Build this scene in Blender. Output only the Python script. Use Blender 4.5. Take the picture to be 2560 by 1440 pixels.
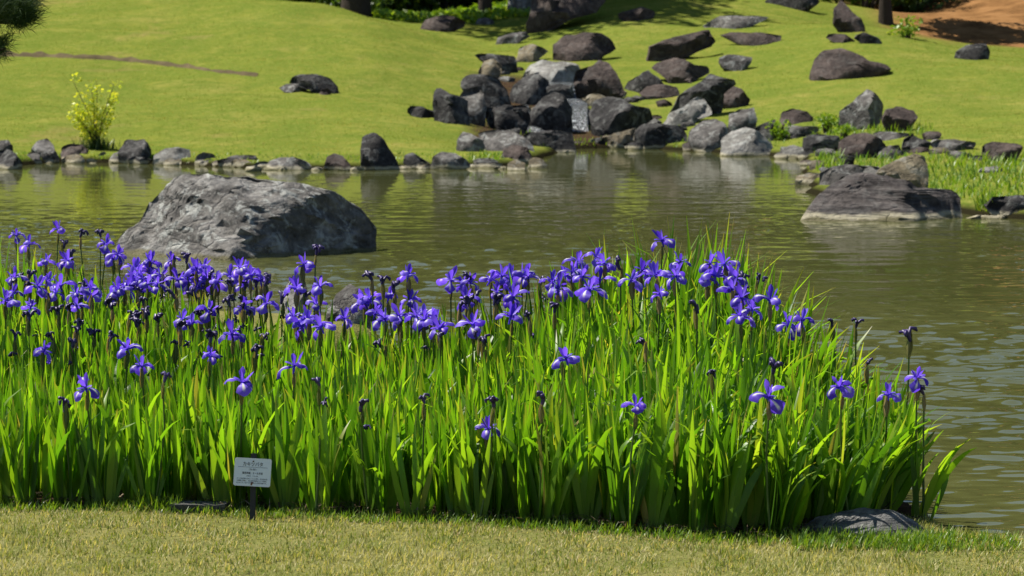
import bpy, bmesh, math, random
import numpy as np
from mathutils import Vector, noise as mnoise

random.seed(7)
RNG = np.random.default_rng(7)
for o in list(bpy.data.objects):
    bpy.data.objects.remove(o)
scene = bpy.context.scene
COL = scene.collection

# ------------------------------------------------------------------ camera
FPX = 7111.0                      # focal length in pixels of the 2560 px wide photograph
CAM_Z = 1.6
PITCH = math.atan(630.0 / FPX)    # horizon sits 630 px above the picture centre
cam_d = bpy.data.cameras.new('camera')
cam = bpy.data.objects.new('camera', cam_d)
COL.objects.link(cam)
cam.location = (0, 0, CAM_Z)
cam.rotation_euler = (math.pi / 2 - PITCH, 0, 0)
cam_d.sensor_width = 36.0
cam_d.lens = 100.0
cam_d.clip_end = 2000
cam_d.dof.use_dof = True
cam_d.dof.focus_distance = 10.8
cam_d.dof.aperture_fstop = 10.0
scene.camera = cam

# ------------------------------------------------------------------ light
SUN = Vector((-0.58, 0.27, 0.98)).normalized()     # towards the sun: left, behind the pond, high
world = bpy.data.worlds.new('World')
scene.world = world
world.use_nodes = True
wn = world.node_tree
sky = wn.nodes.new('ShaderNodeTexSky')
sky.sky_type = 'NISHITA'
sky.sun_disc = False
sky.dust_density = 0.3
sky.ozone_density = 2.5
sky.sun_elevation = math.asin(SUN.z)
sky.sun_rotation = math.atan2(SUN.x, SUN.y)
wn.links.new(sky.outputs[0], wn.nodes['Background'].inputs[0])
wn.nodes['Background'].inputs[1].default_value = 0.055
sl = bpy.data.lights.new('sun', 'SUN')
sl.energy = 4.6
sl.angle = math.radians(0.53)
sl.color = (1.0, 0.95, 0.86)
sun = bpy.data.objects.new('sun', sl)
COL.objects.link(sun)
sun.location = (-20, 30, 40)
sun.rotation_euler = SUN.to_track_quat('Z', 'Y').to_euler()
scene.view_settings.view_transform = 'Standard'
scene.view_settings.look = 'None'
scene.view_settings.gamma = 1.0
scene.view_settings.exposure = 0.95

# ------------------------------------------------------------------ helpers
def ray(px, py):
    u = (px - 1280.0) / FPX
    v = (720.0 - py) / FPX
    c, s = math.cos(PITCH), math.sin(PITCH)
    return (u, c + v * s, -s + v * c)

def at(px, py, Y):
    """point on the pixel's line of sight at distance Y"""
    dx, dy, dz = ray(px, py)
    t = Y / dy
    return Vector((dx * t, Y, CAM_Z + dz * t))

def on_level(px, py, z):
    dx, dy, dz = ray(px, py)
    t = (z - CAM_Z) / dz
    return Vector((dx * t, dy * t, z))

def sstep(a, b, x):
    t = np.clip((x - a) / (b - a), 0, 1)
    return t * t * (3 - 2 * t)

def tag(o, label=None, cat=None, group=None, kind=None):
    if label: o['label'] = label
    if cat: o['category'] = cat
    if group: o['group'] = group
    if kind: o['kind'] = kind
    return o

def link(o, parent=None):
    COL.objects.link(o)
    if parent is not None:
        o.parent = parent
    return o

def empty(name, loc=(0, 0, 0), rz=0.0):
    o = bpy.data.objects.new(name, None)
    o.empty_display_size = 0.05
    o.location = loc
    o.rotation_euler = (0, 0, rz)
    return link(o)

def mesh_np(name, verts, faces=None, tris=None, quads=None, mat=None, smooth=True, tint=None, uv=None):
    """mesh from arrays; faces = list of lists, or tris / quads index arrays"""
    me = bpy.data.meshes.new(name)
    verts = np.asarray(verts, dtype=np.float32)
    if faces is not None:
        me.from_pydata([tuple(map(float, v)) for v in verts], [], faces)
    else:
        loops, starts, tot, n = [], [], [], 0
        for arr, k in ((tris, 3), (quads, 4)):
            if arr is None or len(arr) == 0: continue
            arr = np.asarray(arr, dtype=np.int32).reshape(-1, k)
            loops.append(arr.ravel())
            starts.append(n + np.arange(len(arr), dtype=np.int32) * k)
            tot.append(np.full(len(arr), k, dtype=np.int32))
            n += arr.size
        loops = np.concatenate(loops); starts = np.concatenate(starts); tot = np.concatenate(tot)
        me.vertices.add(len(verts))
        me.vertices.foreach_set('co', verts.ravel())
        me.loops.add(len(loops))
        me.loops.foreach_set('vertex_index', loops)
        me.polygons.add(len(starts))
        me.polygons.foreach_set('loop_start', starts)
        me.polygons.foreach_set('loop_total', tot)
        me.update(calc_edges=True)
    me.validate()
    if smooth:
        me.polygons.foreach_set('use_smooth', np.ones(len(me.polygons), dtype=bool))
    if tint is not None:
        a = me.attributes.new('tint', 'FLOAT', 'POINT')
        a.data.foreach_set('value', np.asarray(tint, dtype=np.float32))
    if uv is not None:
        l = me.uv_layers.new(name='UVMap')
        vi = np.empty(len(me.loops), dtype=np.int32)
        me.loops.foreach_get('vertex_index', vi)
        l.data.foreach_set('uv', np.asarray(uv, dtype=np.float32)[vi].ravel())
    if mat is not None:
        me.materials.append(mat)
    me.update()
    return me

def obj(name, me, parent=None, loc=(0, 0, 0), rot=(0, 0, 0), scale=None):
    o = bpy.data.objects.new(name, me)
    o.location = loc
    o.rotation_euler = rot
    if scale is not None:
        o.scale = scale if hasattr(scale, '__len__') else (scale,) * 3
    return link(o, parent)

def tube(points, radii, n=8):
    """verts, quads of a tapered tube along points, closed at the end"""
    P = [Vector(p) for p in points]
    V, Q = [], []
    for i, p in enumerate(P):
        t = (P[min(i + 1, len(P) - 1)] - P[max(i - 1, 0)]).normalized()
        a = t.cross(Vector((0.13, 0.91, 0.31))).normalized()
        b = t.cross(a)
        for k in range(n):
            an = 2 * math.pi * k / n
            V.append(p + (a * math.cos(an) + b * math.sin(an)) * radii[i])
    for i in range(len(P) - 1):
        for k in range(n):
            Q.append((i * n + k, i * n + (k + 1) % n, (i + 1) * n + (k + 1) % n, (i + 1) * n + k))
    return [tuple(v) for v in V], Q

# ------------------------------------------------------------------ materials
def new_mat(name):
    m = bpy.data.materials.new(name)
    m.use_nodes = True
    nt = m.node_tree
    for n in list(nt.nodes): nt.nodes.remove(n)
    out = nt.nodes.new('ShaderNodeOutputMaterial')
    return m, nt, out

class NG:
    """tiny node helper"""
    def __init__(s, nt): s.nt = nt
    def n(s, t, **kw):
        x = s.nt.nodes.new(t)
        for k, v in kw.items(): setattr(x, k, v)
        return x
    def l(s, a, b): s.nt.links.new(a, b)
    def noise(s, scale, detail=4, rough=0.55, vec=None, dist=0.0, dim='3D'):
        x = s.n('ShaderNodeTexNoise'); x.noise_dimensions = dim
        x.inputs['Scale'].default_value = scale; x.inputs['Detail'].default_value = detail
        x.inputs['Roughness'].default_value = rough; x.inputs['Distortion'].default_value = dist
        if vec is not None: s.l(vec, x.inputs['Vector'])
        return x.outputs['Fac']
    def ramp(s, fac, stops):
        x = s.n('ShaderNodeValToRGB')
        e = x.color_ramp.elements
        while len(e) < len(stops): e.new(0.5)
        for i, (p, c) in enumerate(stops):
            e[i].position = p
            e[i].color = (c[0], c[1], c[2], 1) if hasattr(c, '__len__') else (c, c, c, 1)
        s.l(fac, x.inputs['Fac'])
        return x.outputs['Color']
    def mix(s, fac, a, b, blend='MIX'):
        x = s.n('ShaderNodeMix', data_type='RGBA', blend_type=blend)
        for inp, v in ((x.inputs[0], fac), (x.inputs[6], a), (x.inputs[7], b)):
            if isinstance(v, (int, float)): inp.default_value = v
            elif isinstance(v, tuple): inp.default_value = (*v, 1)
            else: s.l(v, inp)
        return x.outputs[2]
    def math(s, op, a, b=None, clamp=False):
        x = s.n('ShaderNodeMath', operation=op, use_clamp=clamp)
        for i, v in enumerate((a, b)):
            if v is None: continue
            if isinstance(v, (int, float)): x.inputs[i].default_value = v
            else: s.l(v, x.inputs[i])
        return x.outputs[0]
    def mapr(s, v, a, b, c=0.0, d=1.0):
        x = s.n('ShaderNodeMapRange'); s.l(v, x.inputs[0])
        for i, q in enumerate((a, b, c, d)): x.inputs[i + 1].default_value = q
        return x.outputs[0]
    def bump(s, h, strength, dist, normal=None):
        x = s.n('ShaderNodeBump'); x.inputs['Strength'].default_value = strength
        x.inputs['Distance'].default_value = dist; s.l(h, x.inputs['Height'])
        if normal is not None: s.l(normal, x.inputs['Normal'])
        return x.outputs['Normal']
    def pos(s): return s.n('ShaderNodeNewGeometry').outputs['Position']
    def objc(s): return s.n('ShaderNodeTexCoord').outputs['Object']
    def scaled(s, vec, sc):
        x = s.n('ShaderNodeMapping'); s.l(vec, x.inputs['Vector']); x.inputs['Scale'].default_value = sc
        return x.outputs[0]
    def rnd(s):
        """per-object random plus the per-blade tint attribute, 0..1"""
        a = s.n('ShaderNodeAttribute', attribute_name='tint').outputs['Fac']
        r = s.n('ShaderNodeObjectInfo').outputs['Random']
        return s.math('FRACT', s.math('ADD', a, r))
    def principled(s, col, rough=0.6, spec=0.5, normal=None, **kw):
        x = s.n('ShaderNodeBsdfPrincipled')
        if isinstance(col, tuple): x.inputs['Base Color'].default_value = (*col, 1)
        else: s.l(col, x.inputs['Base Color'])
        if isinstance(rough, (int, float)): x.inputs['Roughness'].default_value = rough
        else: s.l(rough, x.inputs['Roughness'])
        x.inputs['Specular IOR Level'].default_value = spec
        if normal is not None: s.l(normal, x.inputs['Normal'])
        for k, v in kw.items(): x.inputs[k].default_value = v
        return x

def simple_mat(name, col, rough=0.6, spec=0.4, var=0.0, scale=30.0, bumpd=0.0):
    m, nt, out = new_mat(name); g = NG(nt)
    c = col
    nrm = None
    if var > 0:
        f = g.noise(scale, 4, 0.6, g.objc())
        c = g.mix(f, tuple(v * (1 - var) for v in col), tuple(min(1, v * (1 + var)) for v in col))
        if bumpd > 0: nrm = g.bump(f, 0.6, bumpd)
    p = g.principled(c, rough, spec, nrm)
    g.l(p.outputs[0], out.inputs[0])
    return m

def leaf_mat(name, stops, trans=0.45, tcol=None, rough=0.42, spec=0.4, tipdry=False):
    """thin leaf: glossy-diffuse front with light coming through; stops over a random value"""
    m, nt, out = new_mat(name); g = NG(nt)
    r = g.rnd()
    col = g.ramp(r, stops)
    mott = g.noise(14, 3, 0.6, g.pos())
    col = g.mix(g.mapr(mott, 0.3, 0.7, 0, 0.35), col, g.mix(1.0, col, (0.72, 0.8, 0.6), 'MULTIPLY'))
    if tipdry:
        uvn = g.n('ShaderNodeUVMap', uv_map='UVMap')
        sx = g.n('ShaderNodeSeparateXYZ'); g.l(uvn.outputs[0], sx.inputs[0])
        v = sx.outputs['Y']
        # pale yellowish sheath at the base, a few brown tips
        base = g.mapr(v, 0.0, 0.22, 0.6, 0.0)
        col = g.mix(base, col, (0.20, 0.26, 0.055))
        pick = g.math('GREATER_THAN', g.math('FRACT', g.math('MULTIPLY', r, 7.31)), 0.72)
        tip = g.math('MULTIPLY', g.mapr(v, 0.86, 1.0, 0.0, 0.9), pick)
        col = g.mix(tip, col, (0.30, 0.22, 0.07))
        lines = g.n('ShaderNodeTexWave'); lines.inputs['Scale'].default_value = 5.0
        lines.inputs['Distortion'].default_value = 0.6
        g.l(uvn.outputs[0], lines.inputs['Vector'])
        col = g.mix(g.mapr(lines.outputs['Fac'], 0, 1, 0, 0.25), col, g.mix(1.0, col, (0.7, 0.78, 0.6), 'MULTIPLY'))
    p = g.principled(col, rough, spec)
    t = g.n('ShaderNodeBsdfTranslucent')
    if tcol is None: tcol = (1.6, 1.45, 0.6)
    g.l(g.mix(1.0, col, tcol, 'MULTIPLY'), t.inputs['Color'])
    mx = g.n('ShaderNodeMixShader'); mx.inputs[0].default_value = trans
    g.l(p.outputs[0], mx.inputs[1]); g.l(t.outputs[0], mx.inputs[2])
    g.l(mx.outputs[0], out.inputs[0])
    return m

def rock_mat(name, dark, mid, light, lichen=0.35, band=True, strata=0.0, bumpd=0.03, sc=1.0, lv=-0.085):
    m, nt, out = new_mat(name); g = NG(nt)
    oc = g.objc()
    rn = g.n('ShaderNodeObjectInfo').outputs['Random']
    add = g.n('ShaderNodeVectorMath', operation='ADD'); g.l(oc, add.inputs[0])
    cmb = g.n('ShaderNodeCombineXYZ')
    for i in range(3): g.l(g.math('MULTIPLY', rn, 17.0 + 5 * i), cmb.inputs[i])
    g.l(cmb.outputs[0], add.inputs[1])
    v = add.outputs[0]
    if strata > 0:
        mp = g.n('ShaderNodeMapping'); g.l(v, mp.inputs['Vector'])
        mp.inputs['Rotation'].default_value = (0.25, -0.55, 0)
        mp.inputs['Scale'].default_value = (0.7, 1.2, 9.0)
        f1 = g.noise(2.2 * sc, 7, 0.65, mp.outputs[0])
    else:
        f1 = g.noise(2.6 * sc, 7, 0.62, v, 0.4)
    f2 = g.noise(14 * sc, 6, 0.7, v)
    col = g.ramp(f1, [(0.30, dark), (0.50, mid), (0.72, light)])
    col = g.mix(g.mapr(f2, 0.35, 0.62, 0.0, 0.75), col, g.mix(1.0, col, (0.4, 0.4, 0.42), 'MULTIPLY'))
    lf = g.noise(5.5 * sc, 8, 0.72, v, 0.8)
    lm = g.math('MULTIPLY', g.mapr(lf, 0.52, 0.60), lichen)
    col = g.mix(lm, col, (0.36, 0.365, 0.335))
    if band:
        # pale mud line left by the pond level, shifting with a noise
        z = g.n('ShaderNodeSeparateXYZ'); g.l(g.pos(), z.inputs[0])
        zn = g.math('ADD', z.outputs['Z'], g.math('MULTIPLY', g.math('SUBTRACT', g.noise(3.0, 4, 0.6, g.pos()), 0.5), 0.14))
        b1 = g.mapr(zn, lv, lv - 0.03)
        col = g.mix(g.math('MULTIPLY', b1, 0.85), col, (0.40, 0.36, 0.25))
        b2 = g.mapr(zn, -0.115, -0.135)
        col = g.mix(g.math('MULTIPLY', b2, 0.8), col, (0.10, 0.09, 0.035))
    h = g.math('ADD', f1, g.math('MULTIPLY', f2, 0.35))
    crack = g.n('ShaderNodeTexVoronoi', feature='DISTANCE_TO_EDGE'); crack.inputs['Scale'].default_value = 2.1 * sc
    g.l(g.mix(0.25, v, g.n('ShaderNodeTexNoise').outputs['Color']), crack.inputs['Vector'])
    ck = g.mapr(crack.outputs['Distance'], 0.0, 0.03)
    h = g.math('ADD', h, g.math('MULTIPLY', ck, 0.12))
    nrm = g.bump(h, 1.0, bumpd * 2.2)
    p = g.principled(col, g.mapr(f2, 0.3, 0.8, 0.7, 0.95), 0.18, nrm)
    g.l(p.outputs[0], out.inputs[0])
    return m

M = {}
M['rock_grey'] = rock_mat('rock_grey', (0.034, 0.031, 0.028), (0.105, 0.096, 0.086), (0.235, 0.22, 0.20), 0.5)
M['rock_dark'] = rock_mat('rock_dark', (0.011, 0.0105, 0.010), (0.034, 0.0315, 0.030), (0.105, 0.099, 0.092), 0.22)
M['rock_brown'] = rock_mat('rock_brown', (0.024, 0.0165, 0.0135), (0.064, 0.046, 0.038), (0.130, 0.098, 0.082), 0.08)
M['rock_pale'] = rock_mat('rock_pale', (0.09, 0.085, 0.073), (0.22, 0.21, 0.185), (0.39, 0.375, 0.34), 0.6)
M['rock_tan'] = rock_mat('rock_tan', (0.075, 0.062, 0.040), (0.19, 0.155, 0.095), (0.31, 0.265, 0.17), 0.3)
M['slate'] = rock_mat('slate', (0.035, 0.030, 0.029), (0.092, 0.078, 0.071), (0.19, 0.167, 0.152), 0.12, True, 1.0, 0.035, 1.0, -0.065)
M['slab'] = rock_mat('slab', (0.05, 0.05, 0.05), (0.13, 0.128, 0.122), (0.25, 0.245, 0.235), 0.2, False, 1.0, 0.012, 2.5)
M['boulder'] = rock_mat('boulder', (0.045, 0.042, 0.039), (0.18, 0.168, 0.15), (0.42, 0.405, 0.375), 0.9, True, 0.0, 0.06, 1.1, -0.125)

# ------------------------------------------------------------------ terrain
WATER_Z = -0.15
POND = np.array([(-5.0, 17.6), (-3.2, 17.0), (-1.75, 16.7), (-1.2, 16.5), (-0.95, 16.35), (-0.78, 15.9), (-1.0, 15.2), (-1.25, 14.0), (-1.15, 13.0), (-0.9, 12.3), (-0.5, 12.0), (0.0, 11.9),
    (0.5, 12.2), (0.95, 12.2), (1.2, 11.3), (1.32, 10.4), (1.42, 9.7), (1.46, 9.15), (1.75, 8.98), (2.4, 8.86), (4, 8.7), (7, 8.4), (12, 9.5),
    (15, 14), (13, 22), (9.5, 26), (6.5, 27.0), (4.95, 27.2), (4.6, 27.6), (4.4, 28.7), (3.9, 29.1), (3.6, 29.6), (3.5, 30.5), (3.4, 32.0), (3.55, 33.2), (3.7, 35.0), (3.95, 37.5), (4.2, 40.0),
    (3.9, 41.6), (3.1, 42.8), (2.0, 44.6), (1.05, 44.4), (0.4, 42.0), (0.05, 38.4), (-1.06, 37.8), (-2.2, 37.3),
    (-3.5, 37.9), (-4.8, 39.0), (-6.3, 39.8), (-6.9, 38.0), (-9, 36), (-14, 33), (-16, 25), (-9, 19.0)])

def pond_sd(x, y):
    """signed distance to the pond outline, positive on land"""
    x = np.asarray(x, float); y = np.asarray(y, float)
    d2 = np.full(x.shape, 1e9); inside = np.zeros(x.shape, bool)
    n = len(POND)
    for i in range(n):
        ax, ay = POND[i]; bx, by = POND[(i + 1) % n]
        ex, ey = bx - ax, by - ay
        t = np.clip(((x - ax) * ex + (y - ay) * ey) / (ex * ex + ey * ey), 0, 1)
        d2 = np.minimum(d2, (x - ax - t * ex) ** 2 + (y - ay - t * ey) ** 2)
        c = ((ay > y) != (by > y)) & (x < ex * (y - ay) / (ey if ey else 1e-9) + ax)
        inside ^= c
    d = np.sqrt(d2)
    return np.where(inside, -d, d)

# heights of the far slopes: (pixel column, [(pixel row, distance), ...]) read off the photograph
HILL = [(-500, [(330, 43), (230, 49), (130, 56), (30, 64), (-30, 70), (0, 80)]),
    (100, [(352, 42), (305, 45), (230, 49.5), (150, 54), (80, 59), (0, 65), (-45, 70), (-10, 80)]),
    (500, [(372, 40.5), (305, 45), (222, 49.5), (150, 54), (60, 60), (-10, 66), (-15, 71), (40, 80)]),
    (800, [(380, 40), (330, 43), (252, 48), (172, 52.5), (82, 57.5), (14, 62), (12, 64.5), (62, 74)]),
    (950, [(392, 39.5), (332, 43), (262, 47), (182, 51.5), (102, 56), (48, 59.5), (50, 61.5), (66, 72)]),
    (1080, [(395, 39.5), (332, 44), (262, 49), (192, 53), (122, 57), (84, 60.5), (80, 63), (58, 72)]),
    (1180, [(372, 41), (330, 44.5), (240, 50.5), (170, 55.5), (115, 60), (78, 64), (48, 74)]),
    (1280, [(372, 43), (330, 46), (255, 50), (185, 54), (140, 57), (100, 61), (62, 66), (38, 70)]),
    (1440, [(345, 46), (305, 48), (250, 50.5), (190, 54), (140, 57), (80, 62), (30, 67), (-10, 72), (-30, 80)]),
    (1600, [(350, 46), (300, 48), (230, 51.5), (160, 55.5), (90, 60), (30, 65), (-30, 72), (-60, 80)]),
    (1800, [(352, 44.5), (292, 47.5), (220, 51.5), (150, 56), (80, 61), (20, 66), (-30, 74)]),
    (2000, [(372, 42.5), (330, 44.8), (270, 48), (200, 52), (130, 56.5), (60, 62), (12, 67), (-20, 76)]),
    (2200, [(455, 33.5), (405, 38), (362, 41), (312, 44), (250, 48), (180, 52), (110, 57), (72, 61), (62, 66), (40, 76)]),
    (2400, [(485, 31), (445, 34), (400, 37), (350, 41), (290, 45), (210, 50), (145, 56), (122, 58.5), (112, 63), (40, 70), (-50, 78)]),
    (2600, [(528, 28.5), (455, 33), (400, 36.5), (340, 41), (250, 47), (180, 52), (138, 57), (122, 61), (30, 69), (-70, 76)]),
    (3300, [(500, 29), (400, 36.5), (250, 47), (150, 57), (40, 67), (-90, 76)])]
cp = []
for px, L in HILL:
    for py, d in L:
        p = at(px, py, d); cp.append((p.x, p.y, p.z))
for x, y in [(-9, 19), (-12, 36), (-9, 38), (-16, 45), (-18, 60), (9, 26), (13, 24), (14, 40), (18, 55)]:
    cp.append((x, y, 0.0 if y < 40 else (y - 38) * 0.1))
cp = np.array(cp)
def tps(r2): return np.where(r2 > 1e-12, r2 * np.log(np.maximum(r2, 1e-12)), 0.0)
_n = len(cp)
_A = np.zeros((_n + 3, _n + 3))
_A[:_n, :_n] = tps(((cp[:, None, :2] - cp[None, :, :2]) ** 2).sum(-1)) + np.eye(_n) * 0.6
_A[:_n, _n] = 1; _A[:_n, _n + 1:] = cp[:, :2]; _A[_n:, :_n] = _A[:_n, _n:].T
_w = np.linalg.solve(_A, np.concatenate([cp[:, 2], np.zeros(3)]))

def hill(x, y):
    xf, yf = x.ravel(), y.ravel()
    z = _w[_n] + _w[_n + 1] * xf + _w[_n + 2] * yf
    for i in range(_n):
        z = z + _w[i] * tps((xf - cp[i, 0]) ** 2 + (yf - cp[i, 1]) ** 2)
    return z.reshape(x.shape)

def axis(a, b, step, lo, hi):
    core = list(np.arange(a, b + 1e-6, step))
    s, v = step, core[-1]
    while v < hi: s *= 1.25; v += s; core.append(v)
    s, v, pre = step, core[0], []
    while v > lo: s *= 1.25; v -= s; pre.append(v)
    return np.array(pre[::-1] + core)
GX = axis(-8.5, 8.5, 0.13, -320, 320)
GY1 = np.arange(6.5, 18.5, 0.09)
GY = np.concatenate([axis(6.5, 6.5, 0.09, -60, 6.5)[:-1], GY1, np.arange(18.6, 26, 0.4), axis(26, 78, 0.22, 26, 420)])
XX, YY = np.meshgrid(GX, GY)
SD = pond_sd(XX, YY)
def pnoise(x, y, s, seed=0):
    out = np.empty(x.size)
    for i, (a, b) in enumerate(zip(x.ravel(), y.ravel())):
        out[i] = mnoise.fractal((a * s + seed, b * s - seed, seed * 0.7), 1.0, 2.0, 4)
    return out.reshape(x.shape)
xc = np.clip(XX, -22, 22); yc = np.clip(YY, 20, 80)
far = hill(xc, yc)
far = np.clip(far, -0.05, 6.0) + sstep(86, 135, YY) * 13.0  # rise behind the trees is unseen, added to block low sky from reflections
wfar = sstep(20, 27, YY)
NZ = pnoise(XX, YY, 0.9, 3)
NL = pnoise(XX, YY, 0.17, 6)
land = (0.0 + NZ * 0.012) * (1 - wfar) + (far + NZ * 0.035 + NL * 0.16 * sstep(0.5, 4.0, SD)) * wfar
shore_in = sstep(-0.75, 0.12, SD + NZ * 0.1 * wfar)
ZZ = land * shore_in + (-0.85) * (1 - shore_in)

def bilin(grid, x, y):
    x = np.asarray(x, float); y = np.asarray(y, float)
    i = np.clip(np.searchsorted(GX, x) - 1, 0, len(GX) - 2)
    j = np.clip(np.searchsorted(GY, y) - 1, 0, len(GY) - 2)
    u = np.clip((x - GX[i]) / (GX[i + 1] - GX[i]), 0, 1); v = np.clip((y - GY[j]) / (GY[j + 1] - GY[j]), 0, 1)
    return (grid[j, i] * (1 - u) * (1 - v) + grid[j, i + 1] * u * (1 - v) + grid[j + 1, i] * (1 - u) * v + grid[j + 1, i + 1] * u * v)
def gz(x, y): return bilin(ZZ, x, y)

_ys = np.arange(16.0, 95.0, 0.05)
def hit(px, py, water=True):
    """where the pixel's line of sight meets the ground or the pond"""
    dx, dy, dz = ray(px, py)
    t = _ys / dy
    g = gz(dx * t, _ys)
    if water: g = np.maximum(g, WATER_Z)
    below = np.nonzero(CAM_Z + dz * t < g)[0]
    k = below[0] if len(below) else len(_ys) - 1
    return Vector((dx * t[k], _ys[k], CAM_Z + dz * t[k]))

# iris bed outline: front and back distance by photo column at ground level
BED_PX = np.array([-800, -100, 0, 300, 600, 900, 1200, 1500, 1700, 1900, 2050, 2150, 2225])
BED_F = np.array([9.62, 9.62, 9.60, 9.52, 9.44, 9.33, 9.23, 9.12, 9.02, 8.93, 9.0, 9.18, 9.38])
BED_B = np.array([15.0, 15.0, 14.6, 13.0, 11.9, 11.3, 11.35, 11.7, 11.75, 11.1, 10.6, 10.2, 9.75])
def bed_px(x, y): return 1280 + np.asarray(x) / np.asarray(y) * FPX
def bed_mask(x, y):
    px = bed_px(x, y)
    f = np.interp(px, BED_PX, BED_F); b = np.interp(px, BED_PX, BED_B)
    return np.minimum(sstep(-0.10, 0.06, y - f), 1 - sstep(1.2, 1.6, y - b)) * (px < 2330)

soil = bed_mask(XX, np.maximum(YY, 1)) * (YY < 18) * (YY > 8)
ZZ = ZZ + soil * (0.006 + 0.012 * pnoise(XX, YY, 7.0, 9)) * (SD > -0.2)
casc_px = 1280 + XX / np.maximum(YY, 1) * FPX
casc = sstep(1150, 1215, casc_px + NZ * 40) * (1 - sstep(1445, 1500, casc_px + NZ * 40 - np.maximum(48 - YY, 0) * 45)) * sstep(42.5, 43.5, YY) * (1 - sstep(53, 55.5, YY + NZ))
soil = np.maximum(soil, casc)
earth_px = 1280 + XX / np.maximum(YY, 1) * FPX
earth = sstep(2190, 2330, earth_px + (YY - 62) * 10) * sstep(58.5, 60.5, YY - (earth_px - 2400) * 0.003 + NZ * 1.5)

idx = np.arange(XX.size).reshape(XX.shape)
quads = np.stack([idx[:-1, :-1], idx[:-1, 1:], idx[1:, 1:], idx[1:, :-1]], -1).reshape(-1, 4)

def ground_material():
    m, nt, out = new_mat('ground'); g = NG(nt)
    P = g.pos()
    sp = g.n('ShaderNodeSeparateXYZ'); g.l(P, sp.inputs[0])
    a_soil = g.n('ShaderNodeAttribute', attribute_name='soil').outputs['Fac']
    a_earth = g.n('ShaderNodeAttribute', attribute_name='earth').outputs['Fac']
    n1 = g.noise(0.55, 5, 0.6, P); n2 = g.noise(4.0, 5, 0.65, P); n3 = g.noise(38, 4, 0.7, P)
    lawn = g.ramp(n1, [(0.30, (0.098, 0.138, 0.017)), (0.5, (0.155, 0.178, 0.024)), (0.70, (0.225, 0.212, 0.048))])
    lawn = g.mix(g.mapr(g.noise(1.3, 5, 0.65, P, 0.6), 0.42, 0.62, 0, 0.7), lawn, (0.072, 0.128, 0.012))
    lawn = g.mix(g.mapr(n2, 0.40, 0.62, 0, 0.75), lawn, (0.088, 0.135, 0.014))
    lawn = g.mix(g.mapr(g.noise(11, 4, 0.7, P), 0.52, 0.68, 0, 0.55), lawn, (0.26, 0.235, 0.06))
    lawn = g.mix(g.mapr(n3, 0.3, 0.75, 0, 0.35), lawn, (0.23, 0.22, 0.07))
    worn = g.mapr(g.noise(0.23, 6, 0.7, P, 0.5), 0.60, 0.70, 0, 0.6)
    lawn = g.mix(worn, lawn, (0.26, 0.19, 0.075))
    dry = g.ramp(n2, [(0.3, (0.13, 0.145, 0.038)), (0.7, (0.22, 0.20, 0.075))])
    dry = g.mix(g.mapr(n3, 0.35, 0.7, 0, 0.5), dry, (0.10, 0.10, 0.03))
    nearf = g.mapr(sp.outputs['Y'], 17.5, 19.5, 1, 0)
    col = g.mix(nearf, lawn, dry)
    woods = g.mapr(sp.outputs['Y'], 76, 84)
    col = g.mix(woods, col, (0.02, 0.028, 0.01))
    so = g.ramp(g.noise(30, 6, 0.75, P), [(0.3, (0.018, 0.012, 0.009)), (0.55, (0.06, 0.038, 0.024)), (0.75, (0.15, 0.09, 0.05))])
    col = g.mix(a_soil, col, so)
    er = g.ramp(g.noise(1.5, 7, 0.7, P), [(0.3, (0.07, 0.035, 0.014)), (0.55, (0.24, 0.125, 0.05)), (0.8, (0.30, 0.17, 0.08))])
    col = g.mix(a_earth, col, er)
    wet = g.mapr(sp.outputs['Z'], -0.11, -0.05, 1, 0)
    col = g.mix(wet, col, (0.018, 0.016, 0.008))
    h = g.math('ADD', g.math('MULTIPLY', n3, 0.6), n2)
    nrm = g.bump(h, 0.7, 0.05)
    p = g.principled(col, 1.0, 0.0, nrm)
    g.l(p.outputs[0], out.inputs[0])
    return m
M['ground'] = ground_material()
gme = mesh_np('ground', np.stack([XX, YY, ZZ], -1).reshape(-1, 3), quads=quads, mat=M['ground'])
for nm, arr in (('soil', soil), ('earth', earth)):
    a = gme.attributes.new(nm, 'FLOAT', 'POINT'); a.data.foreach_set('value', arr.ravel().astype(np.float32))
tag(obj('ground', gme), kind='structure')

# ------------------------------------------------------------------ pond water
def water_material():
    m, nt, out = new_mat('pond_water'); g = NG(nt)
    P = g.pos()
    sp = g.n('ShaderNodeSeparateXYZ'); g.l(P, sp.inputs[0])
    nrm = g.bump(g.noise(5.0, 2, 0.5, P), 1.0, 0.0022)
    murk = g.ramp(g.noise(0.5, 4, 0.6, P), [(0.3, (0.058, 0.064, 0.018)), (0.7, (0.080, 0.084, 0.027))])
    p = g.principled(murk, 0.02, 0.5, nrm, IOR=1.333)
    g.l(p.outputs[0], out.inputs[0])
    return m
M['water'] = water_material()
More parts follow.
